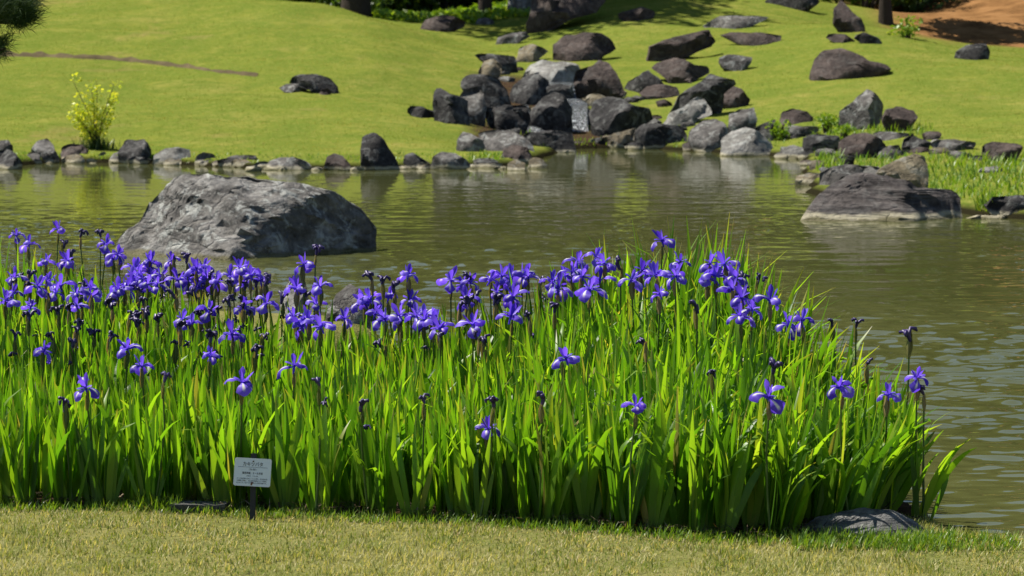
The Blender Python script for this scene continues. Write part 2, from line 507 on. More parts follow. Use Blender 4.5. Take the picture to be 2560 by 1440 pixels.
# the surface itself carries the ripples: wind flecks in drifting patches, calm under the far bank
us = np.concatenate([[-2.4, -1.2, -0.6, -0.34], np.linspace(-0.21, 0.21, 400), [0.34, 0.6, 1.2, 2.2]])
ds = 7.2 * np.exp(np.arange(0, 860) * (math.log(47 / 7.2) / 859))
UU, DD = np.meshgrid(us, ds)
WX = np.clip(UU * DD, -17, 16)
WH = np.zeros(WX.shape)
for j in range(WX.shape[0]):
    y = DD[j, 0]
    calm = float(1 - sstep(20, 36, np.array(y)))
    for i in range(4, WX.shape[1] - 4):
        x = WX[j, i]
        p = 0.52 + 0.7 * mnoise.noise((x * 0.55 + 4, y * 0.22, 1.0)) + 0.75 * math.exp(-((x + 0.4) / 1.3) ** 2 - ((y - 20.0) / 4.0) ** 2) + 0.35 * math.exp(-((x - 1.8) / 2.0) ** 2 - ((y - 16.0) / 5.0) ** 2)
        p = min(max(p, 0.05), 1.1) * (0.08 + 0.92 * calm)
        f = mnoise.noise((x * 4.4, y * 10.5, 0.0)) + 0.6 * mnoise.noise((x * 9.0, y * 19.0, 7.0))
        WH[j, i] = p * 0.0125 * (f + 0.5 * max(0.0, f - 0.2)) + (0.25 + 0.75 * calm) * 0.0042 * mnoise.noise((x * 1.7, y * 2.6, 3.0)) * 1.5
wi = np.arange(WX.size).reshape(WX.shape)
wq = np.stack([wi[:-1, :-1], wi[:-1, 1:], wi[1:, 1:], wi[1:, :-1]], -1).reshape(-1, 4)
tag(obj('pond_water', mesh_np('pond_water', np.stack([WX, DD, WATER_Z + WH], -1).reshape(-1, 3), quads=wq, mat=M['water'])), kind='structure')

# ------------------------------------------------------------------ rocks
_ico = {}
def ico(sub):
    if sub not in _ico:
        bm = bmesh.new(); bmesh.ops.create_icosphere(bm, subdivisions=sub, radius=1.0)
        bm.verts.ensure_lookup_table()
        V = np.array([v.co[:] for v in bm.verts]); V /= np.linalg.norm(V, axis=1)[:, None]
        F = np.array([[v.index for v in f.verts] for f in bm.faces]); bm.free()
        _ico[sub] = (V, F)
    return _ico[sub]

def star_radius(poly, theta):
    """distance from the origin to the polygon outline in each direction"""
    c, s = np.cos(theta), np.sin(theta)
    R = np.zeros_like(theta)
    n = len(poly)
    for i in range(n):
        a, b = poly[i], poly[(i + 1) % n]
        e = b - a
        den = c * e[1] - s * e[0]
        den = np.where(np.abs(den) < 1e-9, 1e-9, den)
        t = (a[0] * e[1] - a[1] * e[0]) / den
        q = (a[0] * s - a[1] * c) / den
        ok = (t > 0) & (q >= -1e-6) & (q <= 1 + 1e-6)
        R = np.where(ok, np.maximum(R, t), R)
    return np.where(R <= 0, np.median(R[R > 0]) if (R > 0).any() else 0.1, R)

def make_rock(name, label, outline, mat, seed=0, grow=1.05, thick=1.0, lean=0.15, rough=0.075, facets=11, sub=4, d=None, cuts=(), base=None, group=None, flat=0.52, sink=1.0, crag=0.04, fq=(0.66, 0.92)):
    rnd = random.Random(seed * 31 + 5)
    xs = [p[0] for p in outline]; ys = [p[1] for p in outline]
    w_px = max(xs) - min(xs); h_px = max(ys) - min(ys)
    bx = 0.5 * (max(xs) + min(xs)); by = base if base else max(ys)
    if d is None:
        hp = hit(bx, by); d0 = hp.y
    else: d0 = d
    wm, hm = w_px / FPX * d0, h_px / FPX * d0
    T = thick * 0.46 * math.sqrt(wm * max(hm, 0.28 * wm))
    dc = d0 + T * 0.35
    mx_, my_ = bx, max(ys)
    P3 = np.array([at(mx_ + (x - mx_) * grow, my_ + (y - my_) * grow, dc)[:] for x, y in outline])
    cx = 0.5 * (P3[:, 0].min() + P3[:, 0].max())
    zlo, zhi = P3[:, 2].min(), P3[:, 2].max()
    poly = np.stack([P3[:, 0] - cx, P3[:, 2]], -1)
    low = poly[:, 1] < zlo + 0.16 * (zhi - zlo)
    poly[low, 1] -= sink * (0.10 + 0.12 * (zhi - zlo) + T * 0.12)
    zb = poly[:, 1].min()
    cz = zb + 0.48 * (zhi - zb)
    c2 = np.array([0.0, cz])
    poly = poly - c2
    ang = np.unwrap(np.arctan2(poly[:, 1], poly[:, 0]))
    V, F = ico(sub)
    th = np.arctan2(V[:, 2], V[:, 0]); rho = np.hypot(V[:, 0], V[:, 2])
    R = star_radius(poly, th)
    k = rho ** flat
    X = R * np.cos(th) * k; Z = R * np.sin(th) * k
    Y = T * np.sign(V[:, 1]) * np.abs(V[:, 1]) ** 0.85
    pts = np.stack([X, Y, Z], -1)
    size = math.sqrt(wm * hm)
    nrmv = V
    # facets: flatten against a few random planes that face the viewer, the top or the back
    planes = []
    for i in range(facets):
        a = rnd.uniform(0, 2 * math.pi); up = rnd.uniform(-0.3, 1.1)
        n = Vector((math.cos(a), math.sin(a), up)).normalized()
        if abs(n.y) < 0.45: n = Vector((n.x * 0.6, (0.6 if n.y > 0 else -0.6), n.z)).normalized()
        planes.append((np.array(n), rnd.uniform(*fq)))
    planes.append((np.array(Vector((rnd.uniform(-0.4, 0.15), -rnd.uniform(0.4, 0.6), 0.85)).normalized()), rnd.uniform(0.70, 0.82) if mat != 'rock_dark' else 0.90))
    for n, q in cuts: planes.append((np.array(Vector(n).normalized()), q))
    for n, q in planes:                       # cut along the depth only, so the outline stays
        dt = pts @ n
        off = np.quantile(dt, q)
        lim = (off - pts[:, 0] * n[0] - pts[:, 2] * n[2]) / n[1]
        if n[1] < 0:
            lim = np.minimum(lim, 1.5 * T) + np.maximum(V[:, 1], 0) * T * 0.6
            pts[:, 1] = np.maximum(pts[:, 1], lim)
        else:
            pts[:, 1] = np.where(V[:, 1] > 0, np.minimum(pts[:, 1], np.maximum(lim, pts[:, 1] * 0.45)), pts[:, 1])
    sd = seed * 3.7 + 1.3
    disp = np.empty(len(pts)); inv = 1.0 / max(size, 1e-3)
    for i, p in enumerate(pts):
        q = Vector(p) * inv
        disp[i] = (0.75 * mnoise.fractal((q.x * 1.6 + sd, q.y * 1.6, q.z * 1.6 - sd), 0.9, 2.1, 3)
                   + 0.55 * (mnoise.ridged_multi_fractal((q.x * 2.3 - sd, q.y * 2.3 + sd, q.z * 3.4), 0.9, 2.2, 4, 0.9, 2.0) - 1.0) * 0.5)
    rr = np.linalg.norm(pts, axis=1)[:, None] + 1e-9
    pts = pts + pts / rr * (disp * rough * size)[:, None]
    if crag > 0:                                # ledges and furrows running down the faces
        for i, p in enumerate(pts):
            q = Vector(p) * inv
            u_ = q.x * 0.8 + q.z * 1.5
            r_ = mnoise.ridged_multi_fractal((u_ * 2.2 + sd, q.x * 1.1 - q.z * 0.5, q.y * 1.2), 0.8, 2.1, 5, 0.95, 2.0) - 1.0
            r_ += 0.5 * (mnoise.ridged_multi_fractal((u_ * 5.5 - sd, q.x * 2.6 - q.z, q.y * 2.5), 0.8, 2.1, 4, 0.95, 2.0) - 1.0)
            pts[i, 1] -= (1 if V[i, 1] < 0 else -1) * crag * size * r_ * (1 - abs(rho[i]) ** 6 * 0.8)
            pts[i, 2] += 0.25 * crag * size * r_ * (1 if pts[i, 2] > 0 else 0)
    # keep the outline's own extent after the cutting
    for ax, pa in ((0, poly[:, 0]), (2, poly[:, 1])):
        v = pts[:, ax]
        pts[:, ax] = np.where(v > 0, v * pa.max() / max(v.max(), 1e-6), v * pa.min() / min(v.min(), -1e-6))
    pts[:, 1] += lean * (pts[:, 2] - pts[:, 2].min()) * (T / max(hm, 1e-3)) * 0.5
    g0 = max(float(gz(cx, dc)), WATER_Z) 
    zbase = cz - g0
    pts[:, 2] += zbase                       # object origin at the ground below the rock
    me = mesh_np(name, pts, tris=F, mat=M[mat])
    me.set_sharp_from_angle(angle=math.radians(38))
    o = obj(name, me, None, (cx, dc, g0))
    return tag(o, label, 'rock', group)

ROCKS = [
 # name, label, material, options, outline in photo pixels
 ('boulder', 'large light grey craggy boulder rising out of the open water', 'boulder', dict(seed=3, sub=6, grow=0.985, thick=1.0, lean=0.9, rough=0.07, crag=0.075, facets=4, flat=0.58, base=650,
    cuts=(((-0.50, -0.72, 0.55), 0.66), ((0.72, -0.74, 0.02), 0.70), ((0.15, -0.55, 0.80), 0.80))),
  [(246,622),(268,600),(318,562),(338,520),(380,490),(400,455),(440,443),(520,441),(570,448),(600,441),(650,455),(700,468),(760,475),(820,490),(870,520),(900,545),(930,590),(934,615),(915,634),(850,642),(700,646),(560,642),(480,644),(300,624)]),
 ('slate_rock', 'long tilted purplish slate rock with pale mud line at the grassy bank tip', 'slate', dict(seed=11, sub=5, grow=1.0, thick=0.8, lean=1.2, rough=0.05, crag=0.055, facets=3, base=556, flat=0.6, cuts=(((-0.1, -0.8, 0.6), 0.75),)),
  [(1988,534),(2050,500),(2090,470),(2140,444),(2175,438),(2240,442),(2290,458),(2310,474),(2360,480),(2400,482),(2425,500),(2432,530),(2400,547),(2200,547),(2100,547),(2000,542)]),
 ('rock', 'craggy upright tan grey rock sticking up behind the tilted slate rock', 'rock_tan', dict(seed=12, d=29.8), [(2180,450),(2195,428),(2240,408),(2275,398),(2290,390),(2318,398),(2322,440),(2310,468),(2200,468)]),
 ('rock', 'low brownish rock with pale foot at the water beside the grassy bank tip', 'rock_grey', dict(seed=13, base=462), [(2046,462),(2056,438),(2080,424),(2120,414),(2160,422),(2200,424),(2214,446),(2150,468),(2080,468)]),
 ('rock', 'pale flat rock end lying low in the water before the bank tip', 'rock_tan', dict(seed=14, base=460), [(1990,458),(1996,442),(2020,436),(2050,438),(2062,456),(2040,466),(2004,464)]),
 ('rock', 'small pale bluish pointed rock between the slate rock and the tan crag', 'rock_pale', dict(seed=15, d=30.4), [(2150,440),(2165,424),(2182,418),(2198,432),(2204,448),(2160,452)]),
 ('rock', 'dark blocky rock at the grass edge right of the slate rock', 'rock_dark', dict(seed=16, base=535), [(2470,518),(2490,496),(2560,492),(2610,500),(2612,544),(2520,544),(2480,534)]),
 ('rock', 'flat pale shelf stone in the water under the dark blocky rock', 'rock_tan', dict(seed=17, base=550), [(2424,548),(2450,541),(2510,540),(2532,548),(2480,555)]),
 ('rock', 'pale rounded stone in the water beside the flat shelf stone', 'rock_tan', dict(seed=18, base=548), [(2541,550),(2545,530),(2570,524),(2600,534),(2602,554)]),
 # far left shore
 ('shore_rock', 'small dark stone half sunk in grass above the far left shore', 'rock_grey', dict(seed=20, sub=3), [(-18,376),(-6,353),(16,352),(28,365),(30,379)]),
 ('shore_rock', 'rounded dark grey rock at the far left end of the stone shoreline', 'rock_dark', dict(seed=21), [(-35,424),(-22,386),(10,377),(35,385),(50,405),(56,424)]),
 ('shore_rock', 'small light grey wedge stone between two bigger rocks on the far left shore', 'rock_grey', dict(seed=22, sub=3), [(55,408),(65,386),(80,380),(95,390),(105,408)]),
 ('shore_rock', 'tall grey split rock on the far left shore', 'rock_grey', dict(seed=23), [(75,385),(85,356),(110,351),(130,364),(146,395),(142,408),(98,408)]),
 ('shore_rock', 'low brown grey rock left of the yellow sapling', 'rock_brown', dict(seed=24), [(143,404),(150,371),(165,363),(200,365),(216,380),(216,404)]),
 ('shore_rock', 'small whitish stone at the foot of the yellow sapling', 'rock_pale', dict(seed=25, sub=3), [(239,407),(245,386),(258,381),(266,390),(264,407)]),
 ('shore_rock', 'dark block in the shade right of the yellow sapling', 'rock_dark', dict(seed=26), [(290,407),(298,375),(310,353),(360,351),(376,375),(384,402),(370,408)]),
 ('shore_rock', 'low grey rock leaning in front of the shaded dark block', 'rock_grey', dict(seed=27, sub=3), [(268,408),(280,386),(300,377),(318,386),(332,406)]),
 ('shore_rock', 'pale flat topped rock on the left shore right of the dark block', 'rock_pale', dict(seed=28), [(380,411),(385,388),(410,373),(440,370),(470,377),(477,400),(472,411)]),
 ('shore_rock', 'small grey pointed rock right of the pale flat topped one', 'rock_grey', dict(seed=29, sub=3), [(482,413),(488,391),(505,383),(530,388),(541,405),(536,413)]),
 ('shore_rock', 'long low grey slab on the left shore', 'rock_grey', dict(seed=30), [(558,415),(565,396),(590,390),(635,391),(644,405),(642,416)]),
 ('shore_rock', 'tiny white flat stone lying in the water before the grey slab', 'rock_pale', dict(seed=31, sub=3), [(608,427),(615,418),(640,415),(654,421),(646,429)]),
 ('shore_rock', 'dark lens shaped rock on the left shore', 'rock_grey', dict(seed=32), [(660,423),(670,405),(695,396),(730,395),(760,405),(774,420),(740,426)]),
 ('shore_rock', 'brown humped rock left of the black standing stone', 'rock_brown', dict(seed=33), [(806,427),(815,396),(835,387),(855,393),(872,410),(888,427)]),
 ('standing_stone', 'black pointed standing stone at the water edge', 'rock_dark', dict(seed=34, lean=-0.15, facets=5), [(903,426),(902,350),(915,341),(935,337),(960,355),(975,380),(992,405),(1004,426)]),
 ('shore_rock', 'small dark mossy rock right of the black standing stone', 'rock_dark', dict(seed=35, sub=3), [(1004,420),(1012,391),(1030,384),(1050,395),(1074,411),(1066,421)]),
 ('shore_rock', 'grey ribbed rock on the shore below the lawn tongue', 'rock_grey', dict(seed=36), [(1074,421),(1082,391),(1105,382),(1140,385),(1165,400),(1174,417),(1120,424)]),
 ('shore_rock', 'low grey rock between the ribbed rock and two pale cobbles', 'rock_grey', dict(seed=37, sub=3), [(1172,418),(1185,402),(1220,397),(1240,404),(1248,419)]),
 ('cobble', 'pale yellowish round cobble in the water below the cascade rocks', 'rock_tan', dict(seed=38, sub=3, facets=2), [(1266,427),(1270,409),(1290,401),(1310,409),(1314,427)]),
 ('cobble', 'pale low cobble tight beside the round yellowish one', 'rock_tan', dict(seed=39, sub=3, facets=2), [(1316,421),(1325,401),(1340,396),(1355,400),(1368,413),(1357,422)]),
 # the cascade
 ('rock', 'broad grey rock with dark right flank above the two cobbles', 'rock_grey', dict(seed=40, d=40.6, lean=0.5), [(1198,338),(1230,331),(1275,330),(1302,345),(1325,370),(1347,396),(1320,404),(1250,404),(1222,388),(1206,366)]),
 ('rock', 'rounded brown grey rock just behind the pale cobbles', 'rock_brown', dict(seed=41, d=39.0), [(1253,404),(1260,376),(1285,366),(1318,374),(1328,392),(1312,412),(1265,414)]),
 ('rock', 'light grey rough rock at the tip of the lawn tongue', 'rock_grey', dict(seed=42), [(1142,374),(1145,346),(1158,333),(1176,337),(1205,350),(1212,370),(1182,378),(1150,378)]),
 ('rock', 'black block with lit sloping top at the left of the cascade', 'rock_dark', dict(seed=43, lean=0.0, facets=4), [(1084,296),(1083,237),(1095,225),(1115,235),(1150,247),(1168,258),(1175,304),(1150,308),(1110,302)]),
 ('rock', 'smooth brown grey slanting slab beside the black block', 'rock_grey', dict(seed=44, lean=0.8), [(1142,268),(1155,228),(1200,221),(1216,262),(1208,310),(1168,314)]),
 ('rock', 'dark rounded boulder above the slanting slab', 'rock_dark', dict(seed=45, lean=0.4), [(1154,216),(1170,196),(1210,190),(1245,199),(1266,225),(1282,264),(1240,275),(1205,262),(1165,240)]),
 ('rock', 'light brown cobble perched high on the cascade left side', 'rock_tan', dict(seed=46, lean=0.6), [(1196,182),(1210,156),(1235,149),(1253,165),(1252,186),(1225,196)]),
 ('slab', 'thin dark overhanging slab at the top of the cascade', 'rock_dark', dict(seed=47, lean=0.2), [(1188,141),(1200,136),(1284,143),(1290,160),(1294,178),(1270,184),(1236,168),(1200,152)]),
 ('rock', 'low black step rocks left of the dark dome', 'rock_dark', dict(seed=48, lean=-0.1), [(1213,272),(1265,265),(1316,268),(1324,300),(1306,326),(1260,329),(1222,314)]),
 ('rock', 'dark dome shaped rock left of the waterfall', 'rock_dark', dict(seed=49, lean=0.05, facets=4), [(1320,310),(1335,276),(1360,245),(1385,234),(1406,245),(1421,275),(1430,318),(1400,328),(1345,324)]),
 ('rock', 'dark boulder with pale lichen top in the middle of the cascade', 'rock_dark', dict(seed=50, lean=0.25), [(1276,238),(1285,216),(1310,196),(1345,189),(1366,204),(1373,240),(1352,258),(1300,262),(1279,250)]),
 ('rock', 'wide whitish lichen crusted boulder at the top of the cascade', 'rock_pale', dict(seed=51, lean=0.7, rough=0.09), [(1308,204),(1328,166),(1360,153),(1400,155),(1442,160),(1454,186),(1442,212),(1370,214)]),
 ('rock', 'tan rock with dark right end above the pale boulder', 'rock_tan', dict(seed=52), [(1284,152),(1300,121),(1330,112),(1355,119),(1369,129),(1350,145),(1310,158)]),
 ('boulder', 'big furrowed dark brown boulder on the slope above the cascade', 'rock_brown', dict(seed=53, lean=0.5, rough=0.08), [(1381,148),(1390,115),(1415,91),(1460,84),(1500,85),(1525,104),(1539,126),(1512,140),(1450,154),(1398,154)]),
 ('rock', 'flat stone lying in the grass left above the cascade', 'rock_grey', dict(seed=54, sub=3), [(1239,107),(1245,95),(1280,83),(1310,80),(1323,92),(1302,103),(1265,110)]),
 ('boulder', 'tall brown double boulder right of the upper cascade', 'rock_brown', dict(seed=55, lean=0.4, rough=0.08), [(1436,222),(1440,181),(1475,170),(1500,155),(1525,164),(1537,185),(1558,236),(1500,248),(1450,252)]),
 ('rock', 'dark pointed rock in the grass right of the double boulder', 'rock_dark', dict(seed=56), [(1552,229),(1575,206),(1600,190),(1620,178),(1640,194),(1657,215),(1620,230),(1580,232)]),
 ('rock', 'low dark rock running on below the pointed one', 'rock_brown', dict(seed=57), [(1600,232),(1620,216),(1660,212),(1690,219),(1698,236),(1662,246),(1622,242)]),
 ('rock', 'brown twin peaked rock up the slope', 'rock_brown', dict(seed=58, rough=0.09), [(1634,172),(1650,160),(1690,148),(1715,149),(1735,164),(1770,169),(1773,186),(1742,199),(1700,209),(1662,194)]),
 ('rock', 'long black diagonal rock climbing the slope', 'rock_dark', dict(seed=59, lean=0.2), [(1664,282),(1700,245),(1755,205),(1775,190),(1800,199),(1832,204),(1838,216),(1792,234),(1745,262),(1700,290)]),
 ('rock', 'rounded light brown boulder below the black diagonal rock', 'rock_brown', dict(seed=60, lean=0.6, facets=3), [(1786,252),(1795,229),(1825,214),(1855,224),(1875,249),(1862,262),(1815,270)]),
 ('rock', 'grey rock with white streaks right of the waterfall', 'rock_pale', dict(seed=61), [(1642,310),(1680,286),(1720,265),(1745,247),(1766,255),(1778,287),(1742,304),(1700,316)]),
 ('boulder', 'wide dark boulder right of the waterfall', 'rock_dark', dict(seed=62, lean=0.1), [(1475,290),(1490,256),(1525,247),(1555,252),(1580,266),(1622,275),(1631,304),(1592,322),(1540,338),(1482,336)]),
 ('slab', 'thin flat slab in the grass above the wide dark boulder', 'rock_grey', dict(seed=63, sub=3), [(1560,247),(1590,240),(1624,243),(1616,254),(1575,255)]),
 ('rock', 'dark rounded block with lit rim at the water right of the waterfall', 'rock_dark', dict(seed=64, lean=0.05, facets=3), [(1588,369),(1592,326),(1605,313),(1660,312),(1700,318),(1716,340),(1715,371),(1650,374)]),
 ('rock', 'mottled oval rock leaning at the water edge', 'rock_grey', dict(seed=65, facets=3), [(1721,354),(1730,326),(1760,306),(1790,302),(1812,315),(1820,346),(1803,372),(1748,369)]),
 ('rock', 'upright grey rock with square top behind the streaked dome', 'rock_grey', dict(seed=66), [(1818,330),(1826,291),(1850,277),(1886,273),(1893,302),(1884,330),(1850,340)]),
 ('rock', 'smooth grey dome with white streaks at the water edge', 'rock_pale', dict(seed=67, lean=0.6, facets=3), [(1796,382),(1810,350),(1830,333),(1870,323),(1902,333),(1930,360),(1948,386),(1900,391),(1830,390)]),
 ('rock', 'dark pointed rock behind the right side of the streaked dome', 'rock_dark', dict(seed=68), [(1882,338),(1896,318),(1938,302),(1950,315),(1938,348),(1918,354)]),
 ('rock', 'rounded brown grey rock on the lower slope', 'rock_brown', dict(seed=69, facets=3), [(1952,303),(1960,281),(1985,274),(2020,280),(2034,295),(2032,308),(1970,311)]),
 ('slab', 'flat slab just below the rounded brown grey rock', 'rock_grey', dict(seed=70, sub=3), [(1956,326),(1975,315),(2045,318),(2048,330),(1985,343),(1966,341)]),
 ('standing_stone', 'peaked grey stone standing on the right lower slope', 'rock_grey', dict(seed=71, facets=3, cuts=(((-0.45, -0.85, 0.25), 0.68), ((0.85, -0.5, 0.1), 0.75))), [(2096,324),(2103,281),(2130,260),(2175,229),(2200,249),(2214,270),(2206,308),(2150,324)]),
 ('rock', 'egg shaped brown rock beside the peaked stone', 'rock_brown', dict(seed=72, facets=2), [(2206,303),(2215,276),(2245,269),(2285,279),(2292,295),(2277,317),(2230,327)]),
 ('rock', 'dark block with lit flat top near the right shore', 'rock_dark', dict(seed=73, facets=3), [(2006,374),(2010,346),(2040,340),(2096,342),(2101,361),(2083,378)]),
 ('rock', 'brown dome with pale vein and pale foot on the right shore', 'rock_brown', dict(seed=74, lean=0.5, facets=3), [(2088,393),(2105,356),(2140,336),(2170,337),(2205,351),(2218,370),(2198,393),(2150,395)]),
 ('rock', 'pale low stone in the water below the dark block', 'rock_pale', dict(seed=75, sub=3), [(1949,398),(1955,371),(1985,365),(2008,372),(2008,398)]),
 ('rock', 'small pale stone left of the brown dome foot', 'rock_pale', dict(seed=76, sub=3), [(2036,391),(2042,376),(2070,372),(2090,378),(2090,391)]),
 ('rock', 'flat grey wedge stone right of the brown dome', 'rock_grey', dict(seed=77), [(2188,396),(2205,371),(2250,365),(2258,381),(2226,397)]),
 ('rock', 'black knobbly rock behind the flat grey wedge', 'rock_dark', dict(seed=78), [(2258,373),(2265,350),(2285,340),(2305,349),(2326,358),(2322,373),(2285,381)]),
 ('slab', 'low long slab in the grass behind the black knobbly rock', 'rock_grey', dict(seed=79, sub=3), [(2188,338),(2200,330),(2250,332),(2290,337),(2287,345),(2240,348)]),
 ('rock', 'flat rock with white crust on the right bank', 'rock_grey', dict(seed=80), [(2328,364),(2345,352),(2385,350),(2435,357),(2438,367),(2380,378),(2343,373)]),
 ('rock', 'small flat rock in long grass on the right bank', 'rock_grey', dict(seed=81, sub=3), [(2368,391),(2372,380),(2410,379),(2434,388),(2427,397),(2385,396)]),
 ('rock', 'squarish dark rock with lit top on the right bank', 'rock_brown', dict(seed=82), [(2458,398),(2463,366),(2490,358),(2545,360),(2557,369),(2532,398),(2480,405)]),
 ('rock', 'small dark stone in the grass tufts of the right shore', 'rock_dark', dict(seed=83, sub=3), [(2083,413),(2090,394),(2120,390),(2138,395),(2128,413)]),
 ('rock', 'pale small stone lying on the right bank grass', 'rock_pale', dict(seed=84, sub=3), [(2448,428),(2460,420),(2490,416),(2512,424),(2480,432)]),
 ('slab', 'small dark slab stones left of the black cascade block', 'rock_dark', dict(seed=85, sub=3), [(1020,278),(1030,266),(1055,268),(1088,281),(1090,294),(1060,290)]),
 ('rock', 'dark flat ledge rock left of the waterfall foot', 'rock_dark', dict(seed=86, lean=0.1), [(1308,350),(1325,331),(1380,328),(1425,335),(1438,366),(1380,369),(1328,360)]),
 ('rock', 'low mossy brown ledge right of the waterfall foot', 'rock_tan', dict(seed=87), [(1484,369),(1500,350),(1530,340),(1590,325),(1598,366),(1550,372)]),
 ('rock', 'ochre stone under the double boulder', 'rock_tan', dict(seed=88, sub=3), [(1452,266),(1470,241),(1490,236),(1522,246),(1495,268)]),
 ('rock', 'black stream ledge under the pale crusted boulder', 'rock_dark', dict(seed=89, lean=-0.1, facets=2), [(1360,246),(1365,212),(1430,212),(1438,252),(1400,258)]),
 ('rock', 'wet black rock behind the falling water', 'rock_dark', dict(seed=90, lean=-0.1, facets=2, d=48.0), [(1418,345),(1424,278),(1474,276),(1484,345)]),
 # higher on the slopes
 ('boulder', 'brown humpbacked boulder alone on the right slope', 'rock_brown', dict(seed=91, lean=0.4, facets=3), [(2026,185),(2040,156),(2070,131),(2110,124),(2140,134),(2170,154),(2205,161),(2224,179),(2150,188),(2060,193)]),
 ('boulder', 'long flat brown boulder with raised right end on the slope', 'rock_brown', dict(seed=92, lean=0.5, facets=4), [(1615,143),(1625,119),(1670,101),(1740,86),(1768,78),(1789,113),(1742,132),(1660,150)]),
 ('rock', 'low oval brown rock high on the slope', 'rock_brown', dict(seed=93, sub=3), [(1805,95),(1830,82),(1900,83),(1947,90),(1952,104),(1900,113),(1840,106)]),
 ('slab', 'long broken flat slab high on the slope', 'rock_grey', dict(seed=94, sub=3), [(1763,66),(1800,44),(1850,40),(1915,43),(1920,57),(1840,63),(1780,71)]),
 ('rock', 'small blue grey rock in the middle of the slope', 'rock_grey', dict(seed=95, sub=3), [(1798,163),(1803,143),(1830,138),(1880,144),(1873,163),(1840,176)]),
 ('rock', 'brown angular rock near the worn path top', 'rock_brown', dict(seed=96, sub=3), [(1548,41),(1570,28),(1605,18),(1638,30),(1630,47),(1600,55)]),
 ('standing_stone', 'pointed upright stone at the crest by the dark trees', 'rock_brown', dict(seed=97), [(2083,62),(2090,26),(2110,2),(2130,29),(2150,47),(2170,80),(2120,78)]),
 ('rock', 'small flat rock below the pointed crest stone', 'rock_brown', dict(seed=98, sub=3), [(2070,97),(2080,85),(2110,88),(2142,104),(2120,108)]),
 ('rock', 'small dark rock right below the pointed crest stone', 'rock_dark', dict(seed=99, sub=3), [(2138,93),(2165,82),(2195,97),(2208,108),(2175,110)]),
 ('rock', 'dark knobbly rock at the foot of the bare earth bank', 'rock_dark', dict(seed=100, sub=3), [(2388,145),(2395,126),(2430,112),(2465,110),(2477,131),(2468,145),(2420,150)]),
 ('boulder', 'huge dark brown boulder on the crest above the cascade', 'rock_brown', dict(seed=101, lean=0.1, rough=0.08), [(1320,64),(1325,20),(1335,-22),(1400,-48),(1490,-30),(1512,5),(1484,36),(1420,52),(1340,74)]),
 ('boulder', 'dark brown boulder before the bright undergrowth in the hollow', 'rock_brown', dict(seed=102), [(1046,78),(1065,50),(1090,38),(1130,40),(1160,55),(1154,70),(1100,78)]),
 ('boulder', 'dark boulder in tree shade at the top of the slope', 'rock_dark', dict(seed=103), [(1918,8),(1940,-18),(2030,-18),(2048,6),(2000,22),(1950,18)]),
 ('standing_stone', 'tall grey standing stone in shade left of the huge crest boulder', 'rock_grey', dict(seed=104, lean=-0.1), [(1264,42),(1270,0),(1280,-50),(1330,-52),(1336,22),(1315,38)]),
 ('rock', 'low grey mound stone at the foot of a dark trunk', 'rock_grey', dict(seed=105, sub=3), [(1182,62),(1195,48),(1212,44),(1234,52),(1228,62)]),
 ('rock', 'dark hollow backed rock on the left lawn slope', 'rock_dark', dict(seed=106, lean=0.2), [(722,216),(730,196),(745,188),(785,188),(820,198),(840,220),(848,238),(822,236),(770,222)]),
 ('rock', 'small flat stone before the hollow backed rock on the left slope', 'rock_grey', dict(seed=107, sub=3), [(698,220),(715,210),(750,211),(768,224),(735,231)]),
 ('rock', 'small knob stone under the right end of the hollow backed rock', 'rock_brown', dict(seed=108, sub=3), [(796,236),(802,224),(818,222),(826,232),(820,240)]),
 # near side
 ('slate_rock', 'flat dark slate rock at the lawn edge by the iris bed end', 'slab', dict(seed=120, sub=5, d=8.98, grow=1.06, thick=0.8, lean=0.9, rough=0.04, facets=2), [(2014,1340),(2050,1315),(2110,1298),(2170,1286),(2230,1292),(2280,1312),(2318,1340),(2290,1358),(2150,1364),(2060,1356)]),
 ('rock', 'brown rounded rock at the waterside behind the irises', 'rock_grey', dict(seed=121, d=15.9, facets=2), [(815,800),(835,745),(870,722),(905,735),(928,790),(930,832),(822,832)]),
 ('rock', 'small pale pointed rock at the waterside behind the irises', 'rock_pale', dict(seed=122, d=16.3, sub=3), [(702,770),(716,706),(735,695),(757,702),(772,770),(765,790),(708,790)]),
]
# small filler stones wedged between the cascade rocks
fr_ = random.Random(8)
kinds = ['rock_dark', 'rock_grey', 'rock_brown', 'rock_dark', 'rock_tan']
FILL = [(1200, 300), (1232, 338), (1262, 345), (1296, 336), (1330, 262), (1300, 282), (1268, 205), (1290, 178), (1262, 188), (1345, 285), (1395, 222), (1402, 262), (1440, 240), (1446, 262), (1476, 256), (1410, 322), (1405, 352), (1450, 362),
        (1500, 362), (1525, 350), (1560, 332), (1632, 318), (1640, 300), (1580, 258), (1545, 244), (1700, 330), (1720, 318), (1660, 268), (1230, 232), (1180, 262), (1120, 310), (1340, 352)]
for k_, (a_, b_) in enumerate(FILL):
    w_ = fr_.uniform(12, 26); h_ = w_ * fr_.uniform(0.5, 0.9)
    pts_ = [(a_ + w_ * math.cos(t_) * fr_.uniform(0.8, 1.15), b_ - h_ * 0.5 * (1 + math.sin(t_)) * fr_.uniform(0.85, 1.1)) for t_ in [i_ * 0.6981 for i_ in range(9)]]
    make_rock('stone', 'small stone wedged between the bigger rocks of the cascade', pts_, kinds[k_ % 5], seed=300 + k_, sub=3, group='small stones wedged in the cascade')
